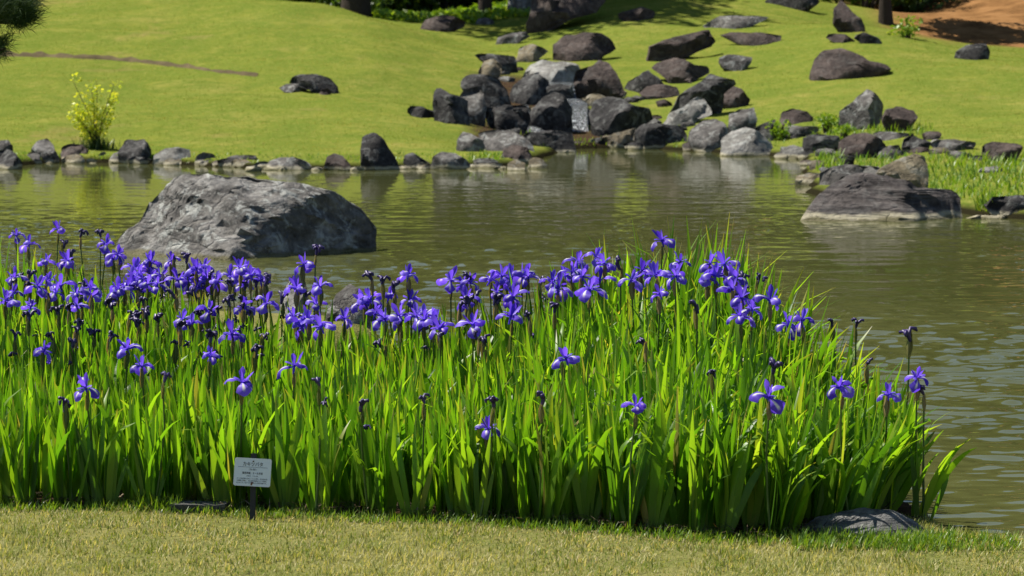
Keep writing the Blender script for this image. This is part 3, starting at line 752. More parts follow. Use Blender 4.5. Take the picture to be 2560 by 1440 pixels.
# the row of smaller stones that closes the left shoreline and the right bank
ROW = [(14, 424), (118, 409), (180, 409), (226, 409), (348, 411), (478, 414), (548, 416), (600, 418), (654, 422), (790, 427), (894, 428), (1010, 424), (1060, 424), (1176, 422), (1222, 421), (1250, 424), (700, 426), (430, 414), (520, 416), (575, 418),
       (1588, 376), (1726, 376), (1782, 378), (1966, 398), (2016, 394), (2060, 394), (2020, 412), (2046, 420), (2070, 430), (2036, 448), (2240, 392), (2300, 384), (2350, 386), (2452, 402), (1996, 345), (2048, 352), (2330, 350)]
for k_, (a_, b_) in enumerate(ROW):
    w_ = fr_.uniform(14, 30); h_ = w_ * fr_.uniform(0.5, 0.95)
    pts_ = [(a_ + w_ * math.cos(t_) * fr_.uniform(0.8, 1.15), b_ - h_ * 0.5 * (1 + math.sin(t_)) * fr_.uniform(0.85, 1.1)) for t_ in [i_ * 0.6981 for i_ in range(9)]]
    lf_ = a_ < 1300
    make_rock('shore_stone', 'small stone in the row edging the left shore' if lf_ else 'small stone among the rocks of the right bank', pts_, kinds[(k_ * 2) % 5], seed=400 + k_, sub=3, group='small edging stones of the left shore' if lf_ else 'small stones of the right bank')
for nm, lab, mt, opt, outl in ROCKS:
    make_rock(nm, lab, outl, mt, **opt)

# ------------------------------------------------------------------ cascade water
def fall_material():
    m, nt, out = new_mat('falling_water'); g = NG(nt)
    P = g.pos()
    st = g.noise(16, 4, 0.6, g.scaled(P, (3.0, 1.5, 0.22)))
    foam = g.mapr(st, 0.49, 0.63)
    nrm = g.bump(st, 0.8, 0.05)
    col = g.mix(foam, (0.02, 0.02, 0.016), (0.46, 0.49, 0.51))
    p = g.principled(col, 0.12, 0.6, nrm, IOR=1.33)
    g.l(p.outputs[0], out.inputs[0])
    return m
M['fall'] = fall_material()
def ribbon(name, rows, label=None):
    """water sheet from rows of (px left, px right, py, distance); both sides closed with thickness"""
    V, Q = [], []
    n = 9
    for (a, b, y, d) in rows:
        for k in range(n):
            t = k / (n - 1)
            p = at(a + (b - a) * t, y, d)
            V.append((p.x, p.y - 0.02 * math.sin(t * math.pi) + 0.012 * math.sin(k * 2.3 + y), p.z))
    for i in range(len(rows) - 1):
        for k in range(n - 1):
            Q.append((i * n + k, i * n + k + 1, (i + 1) * n + k + 1, (i + 1) * n + k))
    me = mesh_np(name, np.array(V), quads=Q, mat=M['fall'])
    o = obj(name, me)
    md = o.modifiers.new('thickness', 'SOLIDIFY'); md.thickness = 0.03; md.offset = 1
    return tag(o, kind='structure')
ribbon('cascade_water', [(1430, 1470, 262, 49.3), (1430, 1470, 268, 48.4), (1431, 1469, 273, 47.9), (1430, 1470, 300, 47.3), (1428, 1472, 330, 47.0), (1426, 1474, 343, 46.8), (1412, 1490, 352, 45.9), (1412, 1492, 358, 45.3), (1424, 1482, 370, 44.6), (1424, 1484, 378, 43.9)])
ribbon('upper_cascade_water', [(1372, 1436, 205, 52.6), (1374, 1436, 209, 51.6), (1376, 1436, 216, 51.0), (1380, 1440, 244, 50.7), (1386, 1462, 252, 50.1), (1418, 1472, 262, 49.4)])
ribbon('ledge_cascade_water', [(1300, 1322, 262, 49.6), (1302, 1322, 266, 48.6), (1308, 1326, 300, 47.2), (1310, 1360, 326, 46.4), (1330, 1410, 332, 45.9)])

# ------------------------------------------------------------------ trees, shrubs, undergrowth
M['bark'] = simple_mat('bark', (0.045, 0.034, 0.026), 0.9, 0.15, 0.6, 14, 0.05)
M['crown'] = leaf_mat('crown', [(0.0, (0.018, 0.035, 0.008)), (0.5, (0.035, 0.062, 0.012)), (1.0, (0.062, 0.09, 0.018))], 0.3)
M['shrub'] = leaf_mat('shrub', [(0.0, (0.02, 0.05, 0.008)), (0.5, (0.045, 0.09, 0.014)), (1.0, (0.10, 0.16, 0.02))], 0.4)
M['undergrowth'] = leaf_mat('undergrowth', [(0.0, (0.10, 0.20, 0.015)), (0.6, (0.18, 0.30, 0.02)), (1.0, (0.28, 0.36, 0.03))], 0.4)
M['yellow_leaf'] = leaf_mat('yellow_leaf', [(0.0, (0.24, 0.36, 0.03)), (0.5, (0.46, 0.52, 0.05)), (1.0, (0.70, 0.68, 0.08))], 0.5)
M['needle'] = leaf_mat('needle', [(0.0, (0.012, 0.028, 0.010)), (0.6, (0.025, 0.05, 0.015)), (1.0, (0.05, 0.085, 0.022))], 0.15, spec=0.08, rough=0.7)

def leaf_cloud(centres, radii, n, size, rng, squash=0.75):
    """n small diamond leaves spread through a set of ellipsoidal clumps"""
    k = rng.integers(0, len(centres), n)
    v = rng.normal(size=(n, 3)); v /= np.linalg.norm(v, axis=1)[:, None]
    r = rng.uniform(0.45, 1.0, n) ** 0.6
    c = np.asarray(centres)[k] + v * (np.asarray(radii)[k] * r)[:, None] * np.array([1, 1, squash])
    a = rng.normal(size=(n, 3)); a /= np.linalg.norm(a, axis=1)[:, None]
    b = np.cross(a, rng.normal(size=(n, 3))); b /= np.linalg.norm(b, axis=1)[:, None]
    s = size * rng.uniform(0.6, 1.4, n)[:, None]
    V = np.stack([c - a * s, c + b * s * 0.45, c + a * s, c - b * s * 0.45], 1).reshape(-1, 3)
    Q = np.arange(4 * n).reshape(-1, 4)
    return V, Q, np.repeat(rng.random(n), 4)

def make_tree_data(i, h, spread, base_h):
    rng = np.random.default_rng(100 + i)
    pts, rad = [], []
    nseg = 7
    for s in range(nseg + 1):
        t = s / nseg
        pts.append((0.25 * math.sin(t * 2.4 + i) * t, 0.2 * math.cos(t * 2 + i) * t - 0.2 * t, -0.3 + (h * 0.92 + 0.3) * t))
        rad.append(0.27 * (1 - t) ** 0.8 + 0.04 + (0.10 if s == 0 else 0))
    V, Q = tube(pts, rad, 10)
    cents, rr = [], []
    for b in range(11):
        t = rng.uniform(base_h / h, 0.85)
        a = rng.uniform(0, 2 * math.pi)
        L = spread * (1.1 - 0.6 * t) * rng.uniform(0.7, 1.05)
        p0 = np.array([0, 0, h * t])
        p1 = p0 + np.array([math.cos(a) * L, math.sin(a) * L, L * 0.35])
        v2, q2 = tube([p0, p0 * 0.5 + p1 * 0.5 + np.array([0, 0, 0.2]), p1], [0.10, 0.06, 0.025], 6)
        off = len(V); V += v2; Q += [tuple(x + off for x in q) for q in q2]
        for m in range(3):
            cents.append(p0 + (p1 - p0) * rng.uniform(0.45, 1.1) + rng.normal(size=3) * 0.4); rr.append(rng.uniform(0.8, 1.5) * spread / 3.6)
    for m in range(5):
        cents.append(np.array([0, 0, h * rng.uniform(0.8, 1.0)]) + rng.normal(size=3) * 0.7); rr.append(rng.uniform(0.8, 1.3))
    tr = mesh_np('trunk', np.array(V), quads=Q, mat=M['bark'])
    LV, LQ, LT = leaf_cloud(cents, rr, 7000, 0.20, rng)
    cr = mesh_np('crown', LV, quads=LQ, mat=M['crown'], smooth=False, tint=LT)
    return tr, cr
TREES = [make_tree_data(0, 12.5, 4.0, 4.5), make_tree_data(1, 14.0, 4.6, 5.2), make_tree_data(2, 10.5, 3.8, 3.6)]
# trunks seen at the top edge of the photograph, then the wood that goes on beside and behind them
tree_spots = [(890, 22, 0, 1.0, 'tree whose dark trunk shows behind the left lawn crest'),
              (1212, 48, 1, 0.5, 'tree with dark straight trunk rising behind the low mound stone'),
              (2215, 58, 2, 0.5, 'tree with dark trunk in the shade left of the bare earth bank')]
def add_tree(x, y, k, s, label, group=None):
    t = empty('tree', (x, y, float(gz(x, y))), random.uniform(0, 6.28))
    t.scale = (s, s, s)
    tag(t, label, 'tree', group)
    obj('trunk', TREES[k][0], t); obj('crown', TREES[k][1], t)
for px, py, k, s, lab in tree_spots:
    if px == 890: p = at(px, py, 69.0)
    else: p = hit(px, py)
    add_tree(p.x, p.y, k, s, lab)
rt = random.Random(4)
for i, (px, d) in enumerate([(-1500, 84), (-1100, 82), (-900, 96), (-1350, 98), (-700, 82), (-250, 84), (150, 86), (480, 85), (700, 82), (1000, 83), (1380, 88), (1120, 86), (1600, 84), (1780, 90), (1500, 88), (1960, 84), (2080, 91), (2560, 90), (2750, 92), (3150, 82), (2000, 90), (820, 91), (300, 94), (1700, 94), (2300, 93)] + [(-600 + 235 * k, 99 + 5 * (k % 3)) for k in range(17)]):
    x = (px - 1280) / FPX * d
    add_tree(x, d, i % 3, rt.uniform(1.15, 1.5), 'dark evergreen tree of the wood behind the garden slope', 'trees of the wood behind the slope')

def make_shrub_data(i, w, h, n, mat, size):
    rng = np.random.default_rng(200 + i)
    cents = [np.array([rng.uniform(-w, w), rng.uniform(-w, w) * 0.6, h * rng.uniform(0.25, 0.85)]) for _ in range(9)]
    LV, LQ, LT = leaf_cloud(cents, [rng.uniform(0.3, 0.5) * h for _ in cents], n, size, rng)
    V, Q = [], []
    for b in range(5):
        c = cents[b]
        v2, q2 = tube([(0, 0, -0.1), c * 0.55, c], [0.04, 0.025, 0.01], 5)
        off = len(V); V += v2; Q += [tuple(x + off for x in q) for q in q2]
    return mesh_np('stem', np.array(V), quads=Q, mat=M['bark']), mesh_np('foliage', LV, quads=LQ, mat=M[mat], smooth=False, tint=LT)
SH = [make_shrub_data(i, 1.3, 1.9, 2600, 'shrub', 0.085) for i in range(3)]
def add_shrub(x, y, k, s, label, group=None, data=SH, name='shrub'):
    t = empty(name, (x, y, float(gz(x, y)) - 0.03), random.uniform(0, 6.28)); t.scale = (s, s, s)
    tag(t, label, 'shrub', group)
    obj('stem', data[k][0], t); obj('foliage', data[k][1], t)
for i, (px, d) in enumerate([(760, 80), (860, 78), (960, 76.5), (1020, 78), (1090, 77), (1160, 78), (1250, 76), (1330, 77), (1420, 77), (1520, 79), (2090, 76), (2160, 74), (2260, 76), (900, 74)]):
    add_shrub((px - 1280) / FPX * d, d, i % 3, rt.uniform(0.9, 1.3), 'dark leafy shrub in the shade under the trees', 'shrubs under the trees')

for i in range(24):
    px, d = -1400 + 210 * i, 88 + 4 * (i % 3)
    add_shrub((px - 1280) / FPX * d, d, i % 3, rt.uniform(2.4, 3.3), 'tall dark thicket of the wood behind the garden slope', 'thickets of the wood behind the slope')

# bright low plants in the hollow behind the left crest
rng = np.random.default_rng(31)
n = 5200
px = rng.uniform(940, 1330, n); d = rng.uniform(67.5, 75.5, n)
x = (px - 1280) / FPX * d
zz = gz(x, d)
cent = np.stack([x, d, zz + rng.uniform(0.02, 0.22, n)], -1)
LV, LQ, LT = leaf_cloud(cent, np.full(n, 0.08), n, 0.09, rng)
tag(obj('undergrowth', mesh_np('undergrowth', LV, quads=LQ, mat=M['undergrowth'], smooth=False, tint=LT)), 'bright green low undergrowth in the hollow below the trees', 'plants', kind='stuff')

# yellow-green sapling on the left shore
p = hit(242, 372)
sap = empty('sapling', (p.x, p.y, float(gz(p.x, p.y)) - 0.02))
tag(sap, 'sparse yellow green sapling growing from a dark tuft on the left shore', 'sapling')
rng = np.random.default_rng(33)
V, Q, cents, rr = [], [], [], []
for i in range(13):
    tx = rng.uniform(-0.46, 0.46); tz = rng.uniform(0.55, 1.14) * (1 - abs(tx) * 0.5)
    v2, q2 = tube([(0, 0, 0), (tx * 0.3, rng.uniform(-.1, .1), tz * 0.5), (tx, rng.uniform(-.2, .2), tz)], [0.012, 0.006, 0.003], 5)
    off = len(V); V += v2; Q += [tuple(a + off for a in q) for q in q2]
    for k in range(5):
        t = 0.35 + 0.65 * k / 4
        cents.append(np.array([tx * t, 0, tz * t]) + rng.normal(size=3) * 0.02); rr.append(0.095)
obj('stem', mesh_np('stem', np.array(V), quads=Q, mat=M['bark']), sap)
LV, LQ, LT = leaf_cloud(cents, rr, 1250, 0.027, rng)
obj('foliage', mesh_np('foliage', LV, quads=LQ, mat=M['yellow_leaf'], smooth=False, tint=LT), sap)
V = []
n = 260
# dark grass tuft at its foot
def blades(base, h, w, az, lean, curve, tint, seg=2, face=None):
    """grass blades; every argument is an array over blades"""
    N = len(h)
    out = np.empty((N, seg * 2 + 1, 3))
    dx, dy = np.cos(az), np.sin(az)
    fa = az + np.pi / 2 if face is None else face
    wx, wy = np.cos(fa), np.sin(fa)
    for s in range(seg + 1):
        t = s / seg
        th = lean + curve * t
        hor = h * t * np.sin(np.clip((lean + th) / 2, -2, 2)); ver = h * t * np.cos(np.clip((lean + th) / 2, -2, 2))
        c = base + np.stack([dx * hor, dy * hor, ver], -1)
        if s == seg: out[:, -1] = c
        else:
            ww = w * (1 - 0.75 * t ** 2) * 0.5
            off = np.stack([wx * ww, wy * ww, np.zeros(N)], -1)
            out[:, 2 * s] = c - off; out[:, 2 * s + 1] = c + off
    k = seg * 2 + 1
    b = (np.arange(N) * k)[:, None]
    q = np.concatenate([b + np.array([2 * s, 2 * s + 1, 2 * s + 3, 2 * s + 2]) for s in range(seg - 1)], 0) if seg > 1 else None
    t3 = b + np.array([2 * seg - 2, 2 * seg - 1, 2 * seg])
    return out.reshape(-1, 3), t3, q, np.repeat(tint, k)
def blades_mesh(name, mat, *a, **k):
    V, t3, q, ti = blades(*a, **k)
    return mesh_np(name, V, tris=t3, quads=q, mat=mat, tint=ti)
M['dark_grass'] = leaf_mat('dark_grass', [(0.0, (0.02, 0.04, 0.008)), (0.6, (0.04, 0.08, 0.012)), (1.0, (0.10, 0.15, 0.02))], 0.3)
M['bright_grass'] = leaf_mat('bright_grass', [(0.0, (0.07, 0.15, 0.012)), (0.6, (0.13, 0.24, 0.015)), (1.0, (0.22, 0.30, 0.03))], 0.4)
M['lawn_blade'] = leaf_mat('lawn_blade', [(0.0, (0.075, 0.125, 0.011)), (0.45, (0.135, 0.165, 0.018)), (0.8, (0.20, 0.20, 0.035)), (1.0, (0.30, 0.25, 0.085))], 0.35, rough=0.9, spec=0.05)
M['dry_blade'] = leaf_mat('dry_blade', [(0.0, (0.085, 0.145, 0.022)), (0.35, (0.20, 0.235, 0.05)), (0.6, (0.36, 0.345, 0.15)), (0.9, (0.52, 0.47, 0.265)), (1.0, (0.26, 0.19, 0.10))], 0.35, rough=0.8, spec=0.1)
b = np.stack([rng.normal(0, 0.11, n), rng.normal(0, 0.08, n), np.zeros(n)], -1)
obj('grass_tuft', blades_mesh('grass_tuft', M['dark_grass'], b, rng.uniform(0.10, 0.26, n), np.full(n, 0.014), rng.uniform(0, 6.28, n), rng.uniform(0.05, 0.4, n), rng.uniform(0.2, 0.9, n), rng.random(n)), sap)

# far lawn: a short sward over the slopes
rng = np.random.default_rng(41)
n = 230000
d = np.sqrt(rng.uniform(26.5 ** 2, 72 ** 2, n)); px = rng.uniform(-250, 2810, n)
x = (px - 1280) / FPX * d
z = gz(x, d)
keep = (z > -0.03) & (pond_sd(x, d) > 0.02) & (bilin(earth, x, d) < 0.4)
x, d, z = x[keep], d[keep], z[keep]; n = len(x)
lawn_t = np.clip(rng.random(n) * 0.5 + 0.22 + 0.75 * (np.array([mnoise.noise((a * 0.6, b * 0.6, 2.0)) for a, b in zip(x, d)])), 0, 0.999)
tag(obj('lawn_grass', blades_mesh('lawn_grass', M['lawn_blade'], np.stack([x, d, z - 0.005], -1), rng.uniform(0.02, 0.045, n), rng.uniform(0.005, 0.010, n),
    rng.uniform(0, 6.28, n), rng.uniform(0.2, 0.9, n), rng.uniform(0, 0.5, n), lawn_t, seg=1)), 'short yellow green lawn grass on the far slopes', 'grass', kind='stuff')

# longer fresh grass between the shore stones and on the right bank
rng = np.random.default_rng(43)
P, H, TT = [], [], []
def scatter(px0, px1, py0, py1, m, h0, h1):
    for _ in range(m):
        q = hit(rng.uniform(px0, px1), rng.uniform(py0, py1), False)
        if q.z < -0.12 or q.y > 90: continue
        P.append((q.x, q.y, q.z - 0.01)); H.append(rng.uniform(h0, h1)); TT.append(rng.random())
scatter(2040, 2110, 395, 430, 260, 0.06, 0.22)
scatter(2140, 2560, 395, 440, 900, 0.05, 0.20)
scatter(2310, 2560, 440, 500, 700, 0.04, 0.13)
scatter(2030, 2330, 318, 345, 420, 0.06, 0.2)
scatter(2440, 2500, 505, 535, 120, 0.06, 0.22)
scatter(1170, 1260, 385, 405, 160, 0.04, 0.12)
scatter(0, 1240, 384, 408, 1100, 0.02, 0.08)
scatter(1350, 1960, 345, 372, 500, 0.03, 0.12)
scatter(1290, 1330, 300, 345, 60, 0.05, 0.15)
P = np.array(P); n = len(P)
tag(obj('bank_grass', blades_mesh('bank_grass', M['bright_grass'], P, np.array(H), np.full(n, 0.016), rng.uniform(0, 6.28, n), rng.uniform(0.05, 0.5, n), rng.uniform(0.1, 1.0, n), np.array(TT))), 'longer fresh green grass along the stones of the far bank', 'grass', kind='stuff')

# small leafy weeds between the stones of the right shore
WEED = [make_shrub_data(10 + i, 0.12, 0.26, 260, 'bright' if False else 'undergrowth', 0.028) for i in range(2)]
for i, (px_, py_, s, lab) in enumerate([(2068, 332, 1.2, 'leafy weed clump beside the flat slab on the lower slope'), (1950, 350, 1.2, 'leafy weed clump right of the streaked dome rock'), (2110, 352, 1.0, 'leafy weed clump behind the brown dome rock'),
        (2270, 95, 1.7, 'leafy weed clump at the foot of the bare earth bank')]):
    q = hit(px_, py_)
    add_shrub(q.x, q.y, i % 2, s, lab, None, WEED, 'weed')

# earth edge of the old path across the left slope
M['path_earth'] = simple_mat('path_earth', (0.085, 0.066, 0.032), 0.95, 0.1, 0.85, 3.5, 0.03)
edge = [(-60, 136), (60, 140), (150, 143), (260, 147), (360, 156), (450, 166), (540, 179), (645, 189)]
V, Q = [], []
m = 60
for i in range(m + 1):
    t = i / m
    px_ = -60 + 705 * t
    py_ = float(np.interp(px_, [e[0] for e in edge], [e[1] for e in edge]))
    q = hit(px_, py_)
    wgt = 0.05 + 0.10 * mnoise.noise((px_ * 0.035, 0, 0))
    wgt *= (1 - t) ** 0.5 + 0.05
    for k, (oy, oz) in enumerate([(-0.22, -0.03), (-0.12, wgt * 0.25), (0.0, 0.02 + wgt), (0.15, wgt * 0.5), (0.4, -0.03)]):
        V.append((q.x, q.y + oy, float(gz(q.x, q.y + oy)) + oz + 0.02 * mnoise.noise((px_ * 0.05, k, 3))))
for i in range(m):
    for k in range(4):
        Q.append((i * 5 + k, (i + 1) * 5 + k, (i + 1) * 5 + k + 1, i * 5 + k + 1))
tag(obj('path_edge', mesh_np('path_edge', np.array(V), quads=Q, mat=M['path_earth'])), kind='structure')

# ------------------------------------------------------------------ iris bed
M['iris_leaf'] = leaf_mat('iris_leaf', [(0.0, (0.055, 0.140, 0.014)), (0.3, (0.12, 0.255, 0.018)), (0.65, (0.185, 0.335, 0.022)), (0.95, (0.27, 0.40, 0.034)), (0.985, (0.36, 0.37, 0.06)), (1.0, (0.38, 0.28, 0.10))], 0.6, (1.42, 1.5, 0.4), 0.40, 0.45, True)
M['iris_stem'] = leaf_mat('iris_stem', [(0.0, (0.05, 0.10, 0.02)), (1.0, (0.09, 0.15, 0.025))], 0.2)
M['spathe'] = leaf_mat('spathe', [(0.0, (0.12, 0.16, 0.035)), (0.45, (0.20, 0.19, 0.06)), (1.0, (0.36, 0.26, 0.13))], 0.3)
def petal_mat(name, a, b, stripe):
    m, nt, out = new_mat(name); g = NG(nt)
    uvn = g.n('ShaderNodeUVMap', uv_map='UVMap')
    sx = g.n('ShaderNodeSeparateXYZ'); g.l(uvn.outputs[0], sx.inputs[0])
    r = g.rnd()
    col = g.mix(r, a, b)
    vein = g.n('ShaderNodeTexWave'); vein.inputs['Scale'].default_value = 4.0; vein.inputs['Distortion'].default_value = 1.5
    g.l(uvn.outputs[0], vein.inputs['Vector'])
    col = g.mix(g.mapr(vein.outputs['Fac'], 0, 1, 0, 0.3), col, g.mix(1.0, col, (0.55, 0.45, 0.8), 'MULTIPLY'))
    if stripe:
        u = g.math('ABSOLUTE', g.math('SUBTRACT', sx.outputs['X'], 0.5))
        fu = g.mapr(u, 0.05, 0.13, 1, 0)
        fv = g.math('MULTIPLY', g.mapr(sx.outputs['Y'], 0.15, 0.3), g.mapr(sx.outputs['Y'], 0.62, 0.8, 1, 0))
        col = g.mix(g.math('MULTIPLY', fu, fv), col, (0.75, 0.74, 0.62))
    p = g.principled(col, 0.5, 0.3)
    t = g.n('ShaderNodeBsdfTranslucent'); g.l(g.mix(1.0, col, (1.4, 1.1, 1.5), 'MULTIPLY'), t.inputs['Color'])
    mx = g.n('ShaderNodeMixShader'); mx.inputs[0].default_value = 0.42
    g.l(p.outputs[0], mx.inputs[1]); g.l(t.outputs[0], mx.inputs[2]); g.l(mx.outputs[0], out.inputs[0])
    return m
M['fall_petal'] = petal_mat('fall_petal', (0.07, 0.03, 0.42), (0.22, 0.13, 0.76), True)
M['petal'] = petal_mat('petal', (0.08, 0.035, 0.45), (0.25, 0.15, 0.80), False)
M['withered'] = simple_mat('withered', (0.026, 0.012, 0.085), 0.45, 0.5, 0.8, 60, 0.002)

def leaf_sheet(L, W, th0, dth, phi_end, phi_pow, seg, across=3, twist=0.0):
    """one sword leaf in its fan plane (x sideways, z up), folded lens section"""
    s = np.linspace(0, 1, seg + 1)
    th = th0 + dth * s; ph = phi_end * s ** phi_pow
    t = np.stack([np.sin(th) * np.cos(ph), np.sin(ph), np.cos(th) * np.cos(ph)], -1)
    c = np.concatenate([[np.zeros(3)], np.cumsum((t[1:] + t[:-1]) / 2 * (L / seg), 0)])
    prof = np.where(s < 0.35, 0.45 + 0.55 * np.sqrt(s / 0.35), np.maximum(1 - ((s - 0.35) / 0.65) ** 2.1, 0.0)) * W / 2
    prof[-1] = W * 0.02
    w = np.stack([np.cos(th), np.zeros_like(th), -np.sin(th)], -1)
    nr = np.cross(t, w)
    tw = twist * s
    wd = w * np.cos(tw)[:, None] + nr * np.sin(tw)[:, None]
    V, UV = [], []
    for k in range(across):
        u = -1 + 2 * k / (across - 1)
        V.append(c + wd * (prof * u)[:, None] + nr * (prof * 0.16 * (1 - abs(u)))[:, None]); UV.append(np.stack([np.full(seg + 1, (u + 1) / 2), s], -1))
    V = np.stack(V, 1).reshape(-1, 3); UV = np.stack(UV, 1).reshape(-1, 2)
    Q = [(i * across + k, i * across + k + 1, (i + 1) * across + k + 1, (i + 1) * across + k) for i in range(seg) for k in range(across - 1)]
    return V, Q, UV

lr = random.Random(12)
LEAF = {}
def leaf_mesh(kind, j):
    key = (kind, j)
    if key in LEAF: return LEAF[key]
    if kind == 'up': a = (1.0, lr.uniform(0.050, 0.073), 0, lr.uniform(-0.12, 0.22), lr.uniform(-0.25, 0.35), 2.0, 8)
    elif kind == 'arch': a = (1.0, lr.uniform(0.055, 0.075), 0, lr.uniform(0.1, 0.5), lr.uniform(0.7, 1.3) * lr.choice((-1, 1)), 2.2, 10)
    else: a = (1.0, lr.uniform(0.05, 0.065), 0, lr.uniform(0.0, 0.4), lr.uniform(2.0, 2.7) * lr.choice((-1, 1)), 4.0, 14)
    V, Q, UV = leaf_sheet(*a, across=3, twist=lr.uniform(-0.7, 0.7))
    LEAF[key] = mesh_np('leaf', V, quads=Q, mat=M['iris_leaf'], uv=UV)
    return LEAF[key]

def leaf_height(px, d, f, b):
    """leaf length at a place of the bed: longer towards the water and in the right clump"""
    t = (d - f) / max(b - f, 0.2)
    h = np.interp(px, [-300, 300, 900, 1250, 1500, 1700, 1800, 1950, 2100, 2250], [0.56, 0.53, 0.48, 0.57, 0.76, 0.88, 0.84, 0.66, 0.50, 0.38])
    lo = np.interp(px, [0, 1200, 1700, 2250], [0.38, 0.36, 0.44, 0.36])
    return lo + (h - lo) * min(max(t, 0), 1)

def fan(rng_, n, h, px, d):
    """leaf parameters of one shoot: (kind, variant, length, tilt in the fan plane, sideways offset)"""
    out = []
    arch_p = np.interp(px, [900, 1500, 1800, 2300], [0.13, 0.32, 0.48, 0.36])
    for i in range(n):
        s = (i - (n - 1) / 2) / max((n - 1) / 2, 1)
        L = h * (1.06 - 0.34 * abs(s) ** 1.5) * rng_.uniform(0.80, 1.08)
        q = rng_.random()
        kind = 'droop' if q < arch_p * 0.16 else ('arch' if q < arch_p else 'up')
        out.append((kind, rng_.randrange(9 if kind == 'up' else 6), L, s * rng_.uniform(0.10, 0.32) + rng_.gauss(0, 0.05), s * 0.016))
    return out

# flower meshes ---------------------------------------------------------------
def petal_sheet(L, a0, a1, wprof, cup, seg=8, ac=5, wave=0.0, seed=0):
    """petal leaving the flower centre along +x; a0..a1 = angle above the horizontal along its length"""
    s = np.linspace(0, 1, seg + 1)
    e = a0 + (a1 - a0) * s ** 1.3
    t = np.stack([np.cos(e), np.zeros_like(e), np.sin(e)], -1)
    c = np.concatenate([[np.zeros(3)], np.cumsum((t[1:] + t[:-1]) / 2 * (L / seg), 0)])
    nr = np.stack([-np.sin(e), np.zeros_like(e), np.cos(e)], -1)
    w = np.interp(s, *zip(*wprof))
    V, UV = [], []
    for k in range(ac):
        u = -1 + 2 * k / (ac - 1)
        ripple = wave * np.sin(s * 9 + u * 3 + seed) * abs(u)
        V.append(c + np.array([0, 1, 0]) * (w * u)[:, None] + nr * ((-cup * u * u) * w + ripple)[:, None]); UV.append(np.stack([np.full(seg + 1, (u + 1) / 2), s], -1))
    V = np.stack(V, 1).reshape(-1, 3); UV = np.stack(UV, 1).reshape(-1, 2)
    Q = [(i * ac + k, i * ac + k + 1, (i + 1) * ac + k + 1, (i + 1) * ac + k) for i in range(seg) for k in range(ac - 1)]
    return V, Q, UV
FALL, STD = [], []
for j in range(6):
    r = random.Random(60 + j)
    V, Q, UV = petal_sheet(0.084, r.uniform(0.35, 0.9), r.uniform(-2.1, -1.2), [(0, 0.005), (0.25, 0.010), (0.45, 0.021), (0.65, 0.028), (0.86, 0.023), (1.0, 0.006)], r.uniform(0.2, 0.6), 9, 5, 0.0045, j)
    FALL.append(mesh_np('fall', V, quads=Q, mat=M['fall_petal'], uv=UV))
    V, Q, UV = petal_sheet(0.062, r.uniform(0.9, 1.2), r.uniform(1.25, 1.75), [(0, 0.003), (0.35, 0.007), (0.7, 0.011), (0.9, 0.008), (1, 0.002)], -r.uniform(0.3, 0.7), 6, 3, 0.001, j)
    STD.append(mesh_np('standard', V, quads=Q, mat=M['petal'], uv=UV))
HEART = []
for j in range(3):
    r = random.Random(80 + j)
    AV, AQ, AU = [], [], []
    for k in range(3):
        V, Q, UV = petal_sheet(0.040, 0.75, -0.1, [(0, 0.004), (0.5, 0.007), (0.85, 0.009), (1, 0.006)], 0.6, 5, 3)
        a = k * 2.0944 + r.uniform(-0.1, 0.1)
        R = np.array([[math.cos(a), -math.sin(a), 0], [math.sin(a), math.cos(a), 0], [0, 0, 1]])
        off = sum(len(x) for x in AV)
        AV.append(V @ R.T + np.array([0, 0, 0.004])); AQ += [tuple(x + off for x in q) for q in Q]; AU.append(UV)
    v2, q2 = tube([(0, 0, -0.03), (0, 0, -0.012), (0, 0, 0.006)], [0.0035, 0.0045, 0.006], 6)
    off = sum(len(x) for x in AV); AV.append(np.array(v2)); AQ += [tuple(x + off for x in q) for q in q2]; AU.append(np.full((len(v2), 2), 0.9))
    HEART.append(mesh_np('flower', np.concatenate(AV), quads=AQ, mat=M['petal'], uv=np.concatenate(AU)))
SPATHE = []
for j in range(4):
    r = random.Random(90 + j)
    AV, AQ = [], []
    for k in range(2):
        V, Q, UV = petal_sheet(r.uniform(0.058, 0.075), 1.35 + 0.1 * k, 1.62, [(0, 0.004), (0.4, 0.010), (0.75, 0.008), (1, 0.001)], -0.9, 6, 3)
        a = k * math.pi + r.uniform(-0.3, 0.3)
        R = np.array([[math.cos(a), -math.sin(a), 0], [math.sin(a), math.cos(a), 0], [0, 0, 1]])
        off = sum(len(x) for x in AV); AV.append(V @ R.T); AQ += [tuple(x + off for x in q) for q in Q]
    v2, q2 = tube([(0, 0, 0), (0, 0, 0.03), (0, 0, 0.06)], [0.004, 0.008, 0.004], 7)
    off = sum(len(x) for x in AV); AV.append(np.array(v2)); AQ += [tuple(x + off for x in q) for q in q2]
    SPATHE.append(mesh_np('spathe', np.concatenate(AV), quads=AQ, mat=M['spathe']))
WITHER = []
